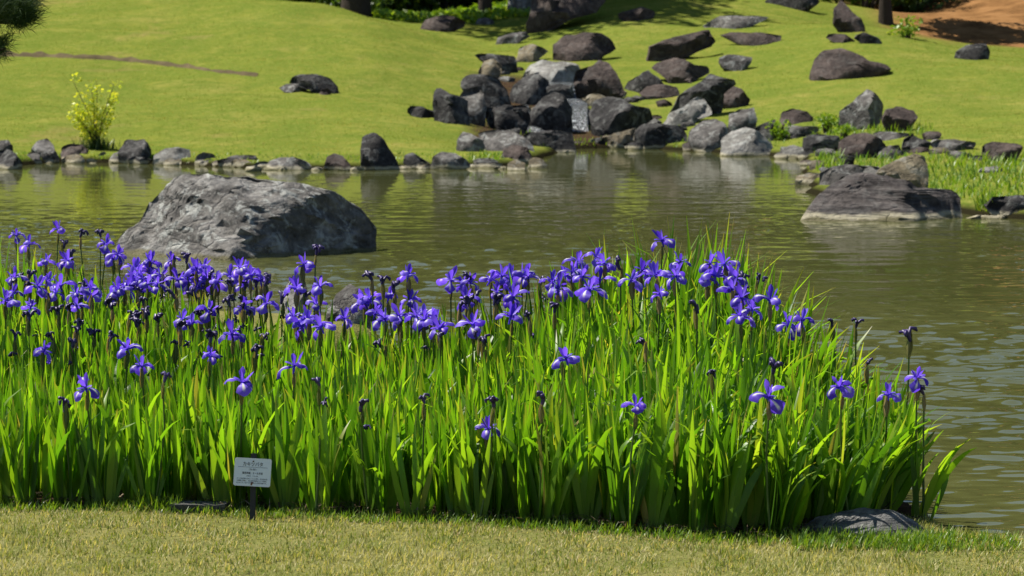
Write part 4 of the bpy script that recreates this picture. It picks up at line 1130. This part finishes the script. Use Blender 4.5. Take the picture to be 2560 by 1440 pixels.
for j in range(6):
    r = random.Random(110 + j)
    AV, AQ = [], []
    def addt(p, rd):
        v2, q2 = tube(p, rd, 6)
        off = sum(len(x) for x in AV); AV.append(np.array(v2)); AQ.extend([tuple(x + off for x in q) for q in q2])
    addt([(0, 0, 0), (0, 0, 0.015), (0.002, 0, 0.03)], [0.004, 0.007, 0.006])
    for k in range(r.randint(4, 6)):
        a = r.uniform(0, 6.28); L = r.uniform(0.012, 0.03)
        ca, sa = math.cos(a), math.sin(a)
        z1 = 0.028 + r.uniform(0.004, 0.016); z2 = z1 + r.uniform(-0.022, 0.010)
        addt([(0, 0, 0.02), (ca * L * 0.5, sa * L * 0.5, z1), (ca * L, sa * L, (z1 + z2) / 2), (ca * L * 0.9, sa * L * 1.1, z2)], [0.006, 0.006, r.uniform(0.004, 0.008), 0.002])
    WITHER.append(mesh_np('withered_bloom', np.concatenate(AV), quads=AQ, mat=M['withered']))
STEM = []
for j in range(5):
    r = random.Random(130 + j)
    bx, by = r.uniform(-0.02, 0.02), r.uniform(-0.02, 0.02)
    v2, q2 = tube([(0, 0, -0.02), (bx, by, 0.35), (bx * 1.2, by * 1.2, 0.7), (0, 0, 1.0)], [0.0048, 0.0042, 0.0036, 0.003], 6)
    STEM.append(mesh_np('stem', np.array(v2), quads=q2, mat=M['iris_stem']))

irng = random.Random(21)
def bed_fb(px): return float(np.interp(px, BED_PX, BED_F)), float(np.interp(px, BED_PX, BED_B))
def base_z(x, y): return float(gz(x, y)) - 0.01

def lean_at(px):
    return float(np.interp(px, [1300, 1600, 1900, 2100, 2230], [0.0, 0.05, 0.09, 0.14, 0.24]))
PLANTS = [0]
def iris_plant(x, y, label, group, nleaf=6, az=None, lean=(0, 0), height=None):
    px = float(bed_px(x, y)); f, b = bed_fb(px)
    h = height if height else leaf_height(px, y, f, b)
    t = empty('iris_plant', (x, y, base_z(x, y)))
    tag(t, label, 'iris', group)
    az = irng.uniform(0, math.pi) if az is None else az
    if lean == (0, 0): lean = (lean_at(px), 0)
    ca, sa = math.cos(az), math.sin(az)
    for kind, j, L, tilt, off in fan(irng, nleaf, h, px, y):
        o = obj('leaf', leaf_mesh(kind, j), t, (off * ca + irng.gauss(0, 0.006), off * sa + irng.gauss(0, 0.006), 0))
        # tilt within the fan plane, then turn the fan
        o.rotation_euler = (irng.gauss(lean[1], 0.05) + lean[0] * sa, tilt + lean[0] * ca, az + irng.gauss(0, 0.12))
        ws = irng.uniform(0.8, 1.2) * (0.42 / max(L, 0.2)) ** 0.35
        o.scale = (L * ws * 0.95, L, L)
    PLANTS[0] += 1
    return t

def add_stalk(t, top, r):
    """stem from the plant's base to the flower position (in the plant's own frame)"""
    v = Vector(top); L = v.length
    s = obj('stem', STEM[r.randrange(5)], t)
    s.rotation_mode = 'QUATERNION'; s.rotation_quaternion = v.to_track_quat('Z', 'Y')
    s.scale = (1, 1, L - 0.045)
    k = v.normalized()
    sp = obj('spathe', SPATHE[r.randrange(4)], t, k * (L - 0.075), (k.y * -1.0, k.x, r.uniform(0, 6.28)))
    sc = r.uniform(0.85, 1.25); sp.scale = (sc, sc, sc)

def add_flower(t, top, r, s):
    fl = obj('flower', HEART[r.randrange(3)], t, top, (r.gauss(0, 0.24), r.gauss(0, 0.24), r.uniform(0, 6.28)), s)
    for k in range(3):
        a = k * 2.0944
        fa = obj('petal', FALL[r.randrange(6)], fl, (0.004 * math.cos(a), 0.004 * math.sin(a), 0), (r.gauss(0, 0.22), r.gauss(0.08, 0.30), a + r.gauss(0, 0.25)))
        q = r.uniform(0.85, 1.12); fa.scale = (q, q * r.uniform(0.85, 1.15), q)
        a2 = a + 1.0472
        sd_ = obj('petal', STD[r.randrange(6)], fl, (0.003 * math.cos(a2), 0.003 * math.sin(a2), 0.002), (r.gauss(0, 0.1), r.gauss(0, 0.15), a2 + r.gauss(0, 0.2)))
        q = r.uniform(0.75, 1.1); sd_.scale = (q, q, q)

FLOWERS = [(40,588),(72,612),(145,574),(265,612),(295,637),(115,655),(335,672),(375,657),(430,652),(120,705),(95,718),(152,716),(190,737),(226,722),(192,766),(15,755),(75,772),(330,692),(400,692),(445,702),(482,692),(520,692),(492,672),(600,672),(575,692),(627,690),(652,702),(610,717),(540,707),(455,800),(520,780),(610,770),(580,837),(110,877),(318,872),(355,917),(525,890),(605,957),(215,972),(735,917),(760,662),(800,718),(742,722),(790,762),(735,792),(802,818),(770,802),(862,797),(665,760),(480,810),
 (1020,690),(925,747),(962,797),(938,787),(1000,792),(1025,752),(1042,792),(1085,807),(1127,702),(1177,707),(1225,702),(1242,732),(1255,692),(1307,692),(1285,742),(1277,792),(1182,812),(1100,822),
 (1490,642),(1430,682),(1457,692),(1500,702),(1413,692),(1655,602),(1605,677),(1700,657),(1812,662),(1788,692),(1838,700),(1855,747),(1850,792),(1925,752),(2005,802),(1970,814),(1415,897),(1590,1017),(1220,1072),(1922,992),(2100,967),(2222,987),(2292,945),(1395,720),(1650,735),(1380,705),(1445,655),(1512,660),(1475,725),(1578,700),(1640,690),(1765,700),(1830,725),(1775,660),(1880,775),(1690,690)]
WILTED = [(200,583),(252,583),(436,646),(466,648),(70,690),(160,612),(180,640),(30,700),(790,625),(760,742),(1550,662),(932,692),(955,702),(985,722),(1162,692),(1892,702),(1870,735),(1855,700),(2080,806),(2140,806),(2276,840),(2167,905),(1612,852),(1790,932),(1932,922),(180,862),(410,942),(800,957),(160,1017),(640,882),(655,840),(440,860),(1352,700),(1385,772),(1745,770),(2310,972),(900,1015),(1062,995),(1235,1010),(1355,1000)]
wr = random.Random(77)
for _ in range(16):
    FLOWERS.append((wr.uniform(300, 690), wr.uniform(655, 725)))
for _ in range(8):
    FLOWERS.append((wr.uniform(10, 300), wr.uniform(640, 760)))
for _ in range(10):
    FLOWERS.append((wr.uniform(1150, 1330), wr.uniform(690, 760)) if wr.random() < 0.5 else (wr.uniform(710, 1090), wr.uniform(740, 820)))
for _ in range(52):
    WILTED.append((wr.uniform(20, 690), wr.uniform(690, 845)))
for _ in range(14):
    WILTED.append((wr.uniform(700, 1330), wr.uniform(745, 860)))

def stalk_place(px, py, r, lift):
    """where in the bed a flower seen at this pixel stands, and how high it is"""
    f, b = bed_fb(px)
    best = None
    for i in range(60):
        d = f + 0.06 + (b - f) * i / 59
        z = at(px, py, d).z - base_z(at(px, py, d).x, d)
        want = leaf_height(px, d, f, b) + lift
        e = abs(z - want)
        if best is None or e < best[0]: best = (e, d, z)
    d = best[1]
    if py > 940: d = f + 0.02
    d = min(max(d + r.uniform(-0.12, 0.12), f + 0.05), b + 0.1)
    p = at(px, py, d)
    return p, d

fr = random.Random(5)
def zone(what, grp, px, py):
    """label and group by the landmark a plant stands beside"""
    if px < 700 and py > 830: w = 'low among plain leaves behind the name sign'
    elif px < 250: w = 'in the flower band left of the grey boulder'
    elif px < 480: w = 'crowded before the sunlit boulder flank'
    elif px < 700: w = 'crowded before the shaded boulder flank'
    elif px < 900: w = 'beside the brown rounded waterside rock'
    elif px < 1110: w = 'between waterside rock and tall clump'
    elif px < 1350: w = 'on the boulder side of the tall leaf clump'
    elif px < 1760: w = 'on the crest of the tall leaf clump'
    else: w = 'on the clump slope towards the slate rock'
    return what + ' ' + w, grp + ' ' + w
LBL = {(1655,602): 'iris with the tallest open violet flower standing clear above the right hand leaves', (2292,945): 'iris with open violet flower on the outermost stem over the water by the slate rock',
       (2222,987): 'iris with open violet flower beside the outermost stem over the water', (2100,967): 'iris with open drooping violet flower at the thinning waterside end of the bed', (1220,1072): 'iris with a single low violet flower deep in the plain green leaves',
       (1590,1017): 'iris with low narrow violet flower in the dark right hand clump', (1415,897): 'iris with violet flower on a tan sheath, left foot of the tall clump', (1922,992): 'iris with small dark violet flower low in the right hand clump',
       (605,957): 'iris with violet flower straight above the white name sign', (735,917): 'iris with violet flower in the leaves right of the white name sign', (1020,690): 'iris with lone violet flower standing against the rippled water', (145,574): 'iris with high violet flower beside the foot of the grey boulder view'}
LBL[(145,574)] = 'iris with high violet flower seen against the green reflecting water left of the boulder'
for i, (px, py) in enumerate(FLOWERS):
    p, d = stalk_place(px, py, fr, 0.03)
    bx = p.x + fr.uniform(-0.05, 0.05); by = d + fr.uniform(-0.04, 0.04)
    bz = base_z(bx, by)
    if (px, py) in LBL: lab, grp = LBL[(px, py)], 'irises in bloom'
    else: lab, grp = zone('iris in open violet bloom', 'irises in bloom', px, py)
    t = iris_plant(bx, by, lab, grp, fr.choice((4, 5, 5, 6)), height=(p.z - bz) * 0.85 if py > 940 else None)
    top = Vector((p.x - bx, p.y - by, p.z - bz))
    add_stalk(t, top, fr)
    add_flower(t, top, fr, fr.uniform(0.70, 1.0) * (1.0 if py < 860 else 0.95))
for i, (px, py) in enumerate(WILTED):
    p, d = stalk_place(px, py, fr, 0.02)
    bx = p.x + fr.uniform(-0.05, 0.05); by = d + fr.uniform(-0.04, 0.04)
    bz = base_z(bx, by)
    two = px < 1400 and fr.random() < 0.35
    lab, grp = zone('iris with two withered dark blooms' if two else 'iris with one withered dark bloom', 'twice withered irises' if two else 'withered irises', px, py)
    t = iris_plant(bx, by, lab, grp, fr.choice((3, 4, 5)))
    top = Vector((p.x - bx, p.y - by, p.z - bz))
    add_stalk(t, top, fr)
    w = obj('withered_bloom', WITHER[fr.randrange(6)], t, (top.x, top.y, top.z - 0.02), (fr.gauss(0, 0.35), fr.gauss(0, 0.35), fr.uniform(0, 6.28)), fr.uniform(0.75, 1.2))
    if two:      # a second shrivelled head lower on the stem
        obj('withered_bloom', WITHER[fr.randrange(6)], t, (top.x * 0.93 + 0.012, top.y * 0.93, top.z - 0.075), (1.2, fr.gauss(0, 0.4), fr.uniform(0, 6.28)), fr.uniform(0.6, 0.9))

# leafy shoots of the front edge, one by one, up to 300 plants in all
front = []
need = 300 - PLANTS[0]
i = 0
while len(front) < need:
    px = -60 + 2310 * ((i * 0.61803) % 1.0); i += 1
    f, b = bed_fb(px)
    d = f + 0.01 + min(irng.expovariate(1 / 0.22), (b - f) * 0.8)
    if 540 < px < 720 and d < f + 0.2: d += 0.22
    front.append((px, d))
for px, d in front:
    x = (px - 1280) / FPX * d
    if px > 1950: lab, grp = 'leafy green iris shoot at the waterside end of the bed', 'leafy irises at the waterside end'
    elif px > 1400: lab, grp = 'leafy green iris shoot at the foot of the tall clump', 'leafy irises under the tall clump'
    elif px > 720: lab, grp = 'leafy green iris shoot in the front of the middle bed', 'leafy irises in the middle front'
    else: lab, grp = 'leafy green iris shoot in the front of the bed on the name sign side', 'leafy irises on the sign side'
    big = px > 1400
    iris_plant(x, d, lab, grp, irng.choice((5, 6, 7, 8)) if not big else irng.choice((6, 7, 8)), az=irng.gauss(0.0, 0.55), lean=(lean_at(px), irng.gauss(-0.06, 0.05)))

# the rest of the shoots: one mass of leaves
srng = random.Random(99)
AV, AQ, AU, AT = [], [], [], []
off = 0
cnt = 0
while cnt < 2420:
    px = srng.uniform(-720, 2240); f, b = bed_fb(px)
    d = srng.uniform(f + 0.05, b)
    if srng.random() > (b - f) / 4.2 + 0.2 + (0.35 if 1300 < px < 2000 else 0): continue
    x = (px - 1280) / FPX * d
    if gz(x, d) < -0.5: continue
    cnt += 1
    z = base_z(x, d); h = leaf_height(px, d, f, b)
    az = srng.uniform(0, math.pi); ca, sa = math.cos(az), math.sin(az)
    ln = lean_at(px)
    for kind, j, L, tilt, o_ in fan(srng, srng.choice((5, 6, 7)), h, px, d):
        ti = tilt
        if kind == 'up': ph, pp = srng.uniform(-0.25, 0.4), 2.0
        elif kind == 'arch': ph, pp = srng.uniform(0.7, 1.4) * srng.choice((-1, 1)), 2.2
        else: ph, pp = srng.uniform(1.9, 2.6) * srng.choice((-1, 1)), 4.0
        V, Q, UV = leaf_sheet(L, srng.uniform(0.020, 0.035), ti, srng.uniform(-0.12, 0.25), ph, pp, 7, 3, srng.uniform(-0.7, 0.7))
        a2 = az + srng.gauss(0, 0.15); c2, s2 = math.cos(a2), math.sin(a2)
        W_ = np.stack([V[:, 0] * c2 - V[:, 1] * s2 + x + o_ * ca + ln * V[:, 2], V[:, 0] * s2 + V[:, 1] * c2 + d + o_ * sa, V[:, 2] + z], -1)
        AV.append(W_); AQ.append(np.array(Q) + off); AU.append(UV); AT.append(np.full(len(V), srng.random())); off += len(V)
tag(obj('iris_foliage', mesh_np('iris_foliage', np.concatenate(AV), quads=np.concatenate(AQ), mat=M['iris_leaf'], tint=np.concatenate(AT), uv=np.concatenate(AU))),
    'dense sword shaped green iris leaves filling the bed', 'iris leaves', kind='stuff')

# dead leaves and straw on the soil between the shoots
rng = np.random.default_rng(51)
M['litter'] = leaf_mat('litter', [(0.0, (0.03, 0.018, 0.011)), (0.5, (0.08, 0.047, 0.025)), (0.85, (0.17, 0.11, 0.06)), (1.0, (0.36, 0.29, 0.19))], 0.15, rough=0.8)
n = 9000
px = rng.uniform(-600, 2240, n); f = np.interp(px, BED_PX, BED_F)
d = f + 0.01 + rng.exponential(0.35, n)
x = (px - 1280) / FPX * d
ok = gz(x, d) > -0.13
x, d = x[ok], d[ok]; n = len(x)
tag(obj('leaf_litter', blades_mesh('leaf_litter', M['litter'], np.stack([x, d, gz(x, d) + rng.uniform(0.0, 0.03, n)], -1), rng.uniform(0.015, 0.07, n), rng.uniform(0.002, 0.006, n), rng.uniform(0, 6.28, n), rng.uniform(1.15, 1.75, n), rng.uniform(-0.4, 0.5, n), rng.random(n))),
    'brown dead leaf litter on the soil under the irises', 'litter', kind='stuff')

# ------------------------------------------------------------------ near lawn
rng = np.random.default_rng(53)
n = 150000
d = rng.uniform(7.6, 9.75, n); x = rng.uniform(-3.2, 3.2, n)
pxx = bed_px(x, d); f = np.interp(pxx, BED_PX, BED_F)
edge_n = np.array([mnoise.noise((a * 9, 0.3, 1.0)) for a in x]) * 0.05
ok = ((d < f + edge_n + 0.02) | (pxx > 2310)) & (pond_sd(x, d) > -0.02)
x, d = x[ok], d[ok]; n = len(x)
pn = np.array([mnoise.fractal((a * 1.6, b * 1.6, 5.0), 1.0, 2.0, 3) for a, b in zip(x, d)])
ti = np.clip(0.47 + 0.45 * pn + rng.normal(0, 0.25, n), 0, 0.999)
ti = np.where(rng.random(n) < 0.05, 0.999, ti)
pc = np.array([mnoise.noise((a * 7.0, b * 7.0, 2.0)) for a, b in zip(x, d)])
H = rng.uniform(0.010, 0.030, n) * np.clip(1 + 0.3 * pn + 0.9 * pc, 0.5, 2.0)
ti = np.clip(ti - 0.25 * pc, 0, 0.999)
tag(obj('lawn_grass', blades_mesh('lawn_grass', M['dry_blade'], np.stack([x, d, gz(x, d) - 0.003], -1), H, rng.uniform(0.0022, 0.0042, n), rng.uniform(0, 6.28, n), rng.uniform(0.1, 0.9, n), rng.uniform(0, 0.7, n), ti)),
    'short pale half dry lawn grass before the iris bed', 'grass', kind='stuff')
# longer green fringe along the bed edge and round the slate rock
P, H, TT = [], [], []
def fringe(px0, px1, m, back, fwd, h0, h1):
    for _ in range(m):
        q = rng.uniform(px0, px1); f = float(np.interp(q, BED_PX, BED_F)) if q < 2000 else 8.98
        d_ = f + rng.uniform(-fwd, back); x_ = (q - 1280) / FPX * d_
        zz_ = float(gz(x_, d_))
        if zz_ < -0.1: continue
        P.append((x_, d_, zz_ - 0.004)); H.append(rng.uniform(h0, h1)); TT.append(rng.random())
fringe(-500, 2000, 5000, 0.06, 0.08, 0.015, 0.05)
fringe(330, 440, 320, 0.06, 0.06, 0.03, 0.085)
fringe(560, 760, 120, 0.05, 0.05, 0.02, 0.04)
fringe(1990, 2400, 1500, -0.02, 0.20, 0.02, 0.07)
fringe(2250, 2560, 900, 0.0, 0.25, 0.02, 0.05)
P = np.array(P); n = len(P)
tag(obj('edge_grass', blades_mesh('edge_grass', M['bright_grass'], P, np.array(H), rng.uniform(0.003, 0.005, n), rng.uniform(0, 6.28, n), rng.uniform(0.05, 0.6, n), rng.uniform(0.1, 1.0, n), np.array(TT))),
    'longer fresh grass along the edge of the lawn and round the slate rock', 'grass', kind='stuff')

# flat kerb stone let into the lawn edge
def slab_obj(name, label, cx, cy, lx, ly, h, mat, rz=0):
    bm = bmesh.new(); bmesh.ops.create_cube(bm, size=1.0)
    bmesh.ops.scale(bm, vec=(lx, ly, h), verts=bm.verts)
    bmesh.ops.subdivide_edges(bm, edges=bm.edges[:], cuts=5, use_grid_fill=True)
    for v in bm.verts:
        k = mnoise.noise_vector(v.co * 9 + Vector((cx, 3, 1))) * 0.012
        v.co += Vector((k.x, k.y, k.z * 0.5))
    me = bpy.data.meshes.new(name); bm.to_mesh(me); bm.free(); me.materials.append(M[mat])
    o = obj(name, me, None, (cx, cy, float(gz(cx, cy)) - h * 0.5 + 0.026), (0, 0, rz))
    return tag(o, label, 'stone')
p = on_level(497, 1284, 0)
slab_obj('edging_stone', 'flat grey edging stone set in the lawn left of the name sign', p.x, p.y, 0.19, 0.07, 0.07, 'slab', -0.06)

# ------------------------------------------------------------------ name sign
M['sign_white'] = simple_mat('sign_white', (0.70, 0.74, 0.75), 0.35, 0.4, 0.05, 20)
M['sign_metal'] = simple_mat('sign_metal', (0.75, 0.75, 0.73), 0.3, 0.6, 0.1, 30)
M['sign_ink'] = simple_mat('sign_ink', (0.03, 0.03, 0.035), 0.5, 0.3)
M['stake_black'] = simple_mat('stake_black', (0.012, 0.012, 0.014), 0.5, 0.4, 0.3, 40, 0.002)
M['rust'] = simple_mat('rust', (0.16, 0.055, 0.02), 0.85, 0.2, 0.6, 80, 0.001)
sb = on_level(633, 1302, 0.0)
SD_ = sb.y
m_px = SD_ / FPX
sign = empty('name_sign', (sb.x, SD_, float(gz(sb.x, SD_))))
tag(sign, 'small white plant name sign with black lettering on a black stake', 'sign')
pw, ph, pt = 92 * m_px, 70 * m_px, 0.0016
pz = (1302 - 1179) * m_px            # plate centre above the soil
tilt = math.radians(-14)             # plate leans back a little
roll = math.radians(3.2)             # and hangs slightly crooked
def rounded_plate(w, h, t, r, n=5):
    pts = []
    for sx, sy, a0 in ((1, 1, 0), (-1, 1, 90), (-1, -1, 180), (1, -1, 270)):
        for i in range(n + 1):
            a = math.radians(a0 + 90 * i / n)
            pts.append((sx * (w / 2 - r) + r * math.cos(a), sy * (h / 2 - r) + r * math.sin(a)))
    N = len(pts)
    V = [(x, -t / 2, z) for x, z in pts] + [(x, t / 2, z) for x, z in pts]
    F = [list(range(N))[::-1], list(range(N, 2 * N))] + [[i, (i + 1) % N, N + (i + 1) % N, N + i] for i in range(N)]
    return np.array(V), F
rot = (tilt, roll, 0)
V, F = rounded_plate(pw, ph, pt, 0.006)
plate = obj('plate', mesh_np('plate', V, faces=F, mat=M['sign_white'], smooth=False), sign, (0, -0.010, pz), rot)
# worn bright metal rim round the plate
V1, F1 = rounded_plate(pw + 0.0012, ph + 0.0012, pt * 1.5, 0.0066); V2, F2 = rounded_plate(pw - 0.004, ph - 0.004, pt * 1.5, 0.005)
N = len(V1) // 2
VV = np.concatenate([V1, V2]); FF = []
for i in range(N):
    j = (i + 1) % N
    FF += [[i, j, 2 * N + j, 2 * N + i], [N + j, N + i, 3 * N + i, 3 * N + j], [j, i, N + i, N + j], [2 * N + i, 2 * N + j, 3 * N + j, 3 * N + i]]
obj('rim', mesh_np('rim', VV, faces=FF, mat=M['sign_metal'], smooth=False), plate)
def box_mesh(name, sx, sy, sz, mat, bev=0.001):
    bm = bmesh.new(); bmesh.ops.create_cube(bm, size=1.0); bmesh.ops.scale(bm, vec=(sx, sy, sz), verts=bm.verts)
    if bev: bmesh.ops.bevel(bm, geom=bm.edges[:], offset=bev, segments=2, affect='EDGES')
    me = bpy.data.meshes.new(name); bm.to_mesh(me); bm.free(); me.materials.append(M[mat]); return me
st_len = pz + ph * 0.55 + 0.06
obj('stake', box_mesh('stake', 0.019, 0.008, st_len, 'stake_black', 0.0015), sign, (0, 0.002, st_len / 2 - 0.05), (tilt * 0.5, 0.02, 0))
def disc(name, r, t, mat):
    v2, q2 = tube([(0, t, 0), (0, 0, 0), (0, -t * 0.6, 0), (0, -t, 0)], [r, r, r * 0.75, r * 0.02], 10)
    return mesh_np(name, np.array(v2), quads=q2, mat=M[mat])
obj('bolt', disc('bolt', 0.0030, 0.0018, 'stake_black'), plate, (0.0005, -pt, ph * 0.40))
obj('bolt', disc('bolt', 0.0030, 0.0018, 'rust'), plate, (-0.001, -pt, -ph * 0.44))
obj('rust_streak', mesh_np('rust_streak', rounded_plate(0.009, 0.005, 0.0004, 0.002)[0], faces=rounded_plate(0.009, 0.005, 0.0004, 0.002)[1], mat=M['rust'], smooth=False), plate, (0.001, -pt * 0.5 - 0.0003, -ph * 0.385))
def lettering(text, size, x, z, width=None, bold=0.0):
    cu = bpy.data.curves.new('lettering', 'FONT'); cu.body = text; cu.size = size
    cu.align_x = 'CENTER'; cu.align_y = 'CENTER'; cu.extrude = 0.0001; cu.offset = bold; cu.resolution_u = 3
    tmp = bpy.data.objects.new('tmp', cu); COL.objects.link(tmp)
    bpy.context.view_layer.update()
    me = bpy.data.meshes.new_from_object(tmp.evaluated_get(bpy.context.evaluated_depsgraph_get()))
    bpy.data.objects.remove(tmp)
    me.name = 'lettering'; me.materials.clear(); me.materials.append(M['sign_ink'])
    o = obj('lettering', me, plate, (x, -pt / 2 - 0.0004, z), (math.pi / 2, 0, 0))
    if width and len(me.vertices):
        xs_ = [v.co.x for v in me.vertices]; cur = max(xs_) - min(xs_)
        if cur > 0: o.scale = (width / cur, 1, 1)
    return o
u = pw / 92.0                        # one photo pixel on the plate
lettering('カキツバタ', 11.5 * u, 0, 19.5 * u, 50 * u, 0.00022)
obj('rule', mesh_np('rule', rounded_plate(74 * u, 0.7 * u, 0.0003, 0.00015)[0], faces=rounded_plate(74 * u, 0.7 * u, 0.0003, 0.00015)[1], mat=M['sign_ink'], smooth=False), plate, (0, -pt / 2 - 0.0003, 12.5 * u))
lettering('（杜若）', 5.0 * u, 0, 6.5 * u, 19 * u)
lettering('開花時期：５～６月頃', 6.2 * u, 0, -3.0 * u, 51 * u, 0.00012)
lettering('多年草　アヤメ科', 3.8 * u, 0, -10.2 * u, 29 * u)
for i, line in enumerate(['かつて松山藩に自生していた株を、花の愛好者', 'の庭園に移植し、松山藩の物語をもって復興し', 'たものです。花びらの中央の白い筋が特徴です。']):
    lettering(line, 4.0 * u, 0, (-17.0 - i * 5.3) * u, 77 * u)

# ------------------------------------------------------------------ pine reaching in from the left
px0, py0 = -3.6, 11.9
pine = empty('pine_tree', (px0, py0, float(gz(px0, py0))))
tag(pine, 'pine tree with a dark needled branch reaching over the pond', 'tree')
v2, q2 = tube([(0, 0, -0.1), (0.05, 0, 0.8), (-0.05, 0.05, 1.6), (0.05, 0.0, 2.6), (0.0, 0.1, 3.6)], [0.16, 0.13, 0.11, 0.08, 0.02], 12)
obj('trunk', mesh_np('trunk', np.array(v2), quads=q2, mat=M['bark']), pine)
prng = np.random.default_rng(61)
def pine_branch(pts, rads, tufts):
    v2, q2 = tube(pts, rads, 7)
    br = obj('branch', mesh_np('branch', np.array(v2), quads=q2, mat=M['bark']), pine)
    B, H_, W_, A_, L_, C_, T_ = [], [], [], [], [], [], []
    VV, TT3, TI = [], [], []
    o_ = 0
    for (c, dr, m, ln) in tufts:
        c = np.array(c); dr = np.array(dr) / np.linalg.norm(dr)
        for _ in range(m):
            v = dr + prng.normal(size=3) * 0.55; v /= np.linalg.norm(v)
            w = np.cross(v, prng.normal(size=3)); w /= np.linalg.norm(w)
            s = c + prng.normal(size=3) * 0.012 - dr * prng.uniform(0, 0.05)
            l = ln * prng.uniform(0.7, 1.15)
            mid = s + v * l * 0.55; tip = s + v * l + np.array([0, 0, -0.008])
            VV += [s - w * 0.0009, s + w * 0.0009, mid + w * 0.0008, mid - w * 0.0008, tip]
            TT3.append((o_, o_ + 1, o_ + 2)); TT3.append((o_, o_ + 2, o_ + 3)); TT3.append((o_ + 3, o_ + 2, o_ + 4)); o_ += 5
            TI += [prng.random()] * 5
    nd = obj('needles', mesh_np('needles', np.array(VV), tris=TT3, mat=M['needle'], tint=TI, smooth=False), br)
    nd['kind'] = 'stuff'
O = np.array([px0, py0, float(gz(px0, py0))])
def loc(px, py, d): return tuple(np.array(at(px, py, d)) - O)
upper = [loc(-260, -60, 11.6), loc(-120, 30, 11.2), loc(-20, 52, 11.0), loc(58, 54, 10.9), loc(72, 44, 10.85)]
tf = []
for q in range(46):
    a, bb = prng.uniform(-60, 86), prng.uniform(-14, 48)
    tf.append((loc(a, bb, 10.9 + prng.uniform(-0.15, 0.2)), (prng.uniform(-0.2, 0.9), prng.uniform(-0.5, 0.5), prng.uniform(0.0, 0.9)), 70, 0.085))
for q in range(16):
    a, bb = prng.uniform(-260, -40), prng.uniform(-70, 30)
    tf.append((loc(a, bb, 11.2 + prng.uniform(-0.2, 0.2)), (0.4, prng.uniform(-0.5, 0.5), 0.8), 60, 0.085))
for q in range(6):
    tf.append((loc(prng.uniform(20, 75), prng.uniform(35, 55), 10.9), (0.8, prng.uniform(-0.4, 0.4), -0.25), 40, 0.075))
pine_branch([(0, 0, 2.2)] + upper, [0.05, 0.035, 0.022, 0.013, 0.008, 0.004], tf)
lower = [loc(-240, 60, 11.5), loc(-90, 128, 11.1), loc(-10, 132, 10.95), loc(14, 120, 10.9)]
tf = []
for q in range(14):
    tf.append((loc(prng.uniform(-40, 18), prng.uniform(92, 130), 10.95 + prng.uniform(-0.08, 0.1)), (prng.uniform(0.0, 0.8), prng.uniform(-0.5, 0.5), prng.uniform(-0.3, 0.8)), 55, 0.07))
pine_branch([(0, 0, 1.95)] + lower, [0.045, 0.03, 0.014, 0.008, 0.004], tf)
for q in range(8):
    a = prng.uniform(1.6, 5.6); z0 = prng.uniform(1.9, 3.3); L = prng.uniform(0.6, 1.3)
    e = np.array([math.cos(a) * L, math.sin(a) * L, z0 + prng.uniform(0, 0.3)])
    tf = [((e * t + np.array([0, 0, z0]) * (1 - t)) + prng.normal(size=3) * 0.09, (math.cos(a), math.sin(a), 0.9), 60, 0.085) for t in prng.uniform(0.4, 1.05, 14)]
    pine_branch([(0, 0, z0), tuple(e * 0.5 + np.array([0, 0, z0 * 0.5 + 0.06])), tuple(e)], [0.03, 0.02, 0.008], tf)
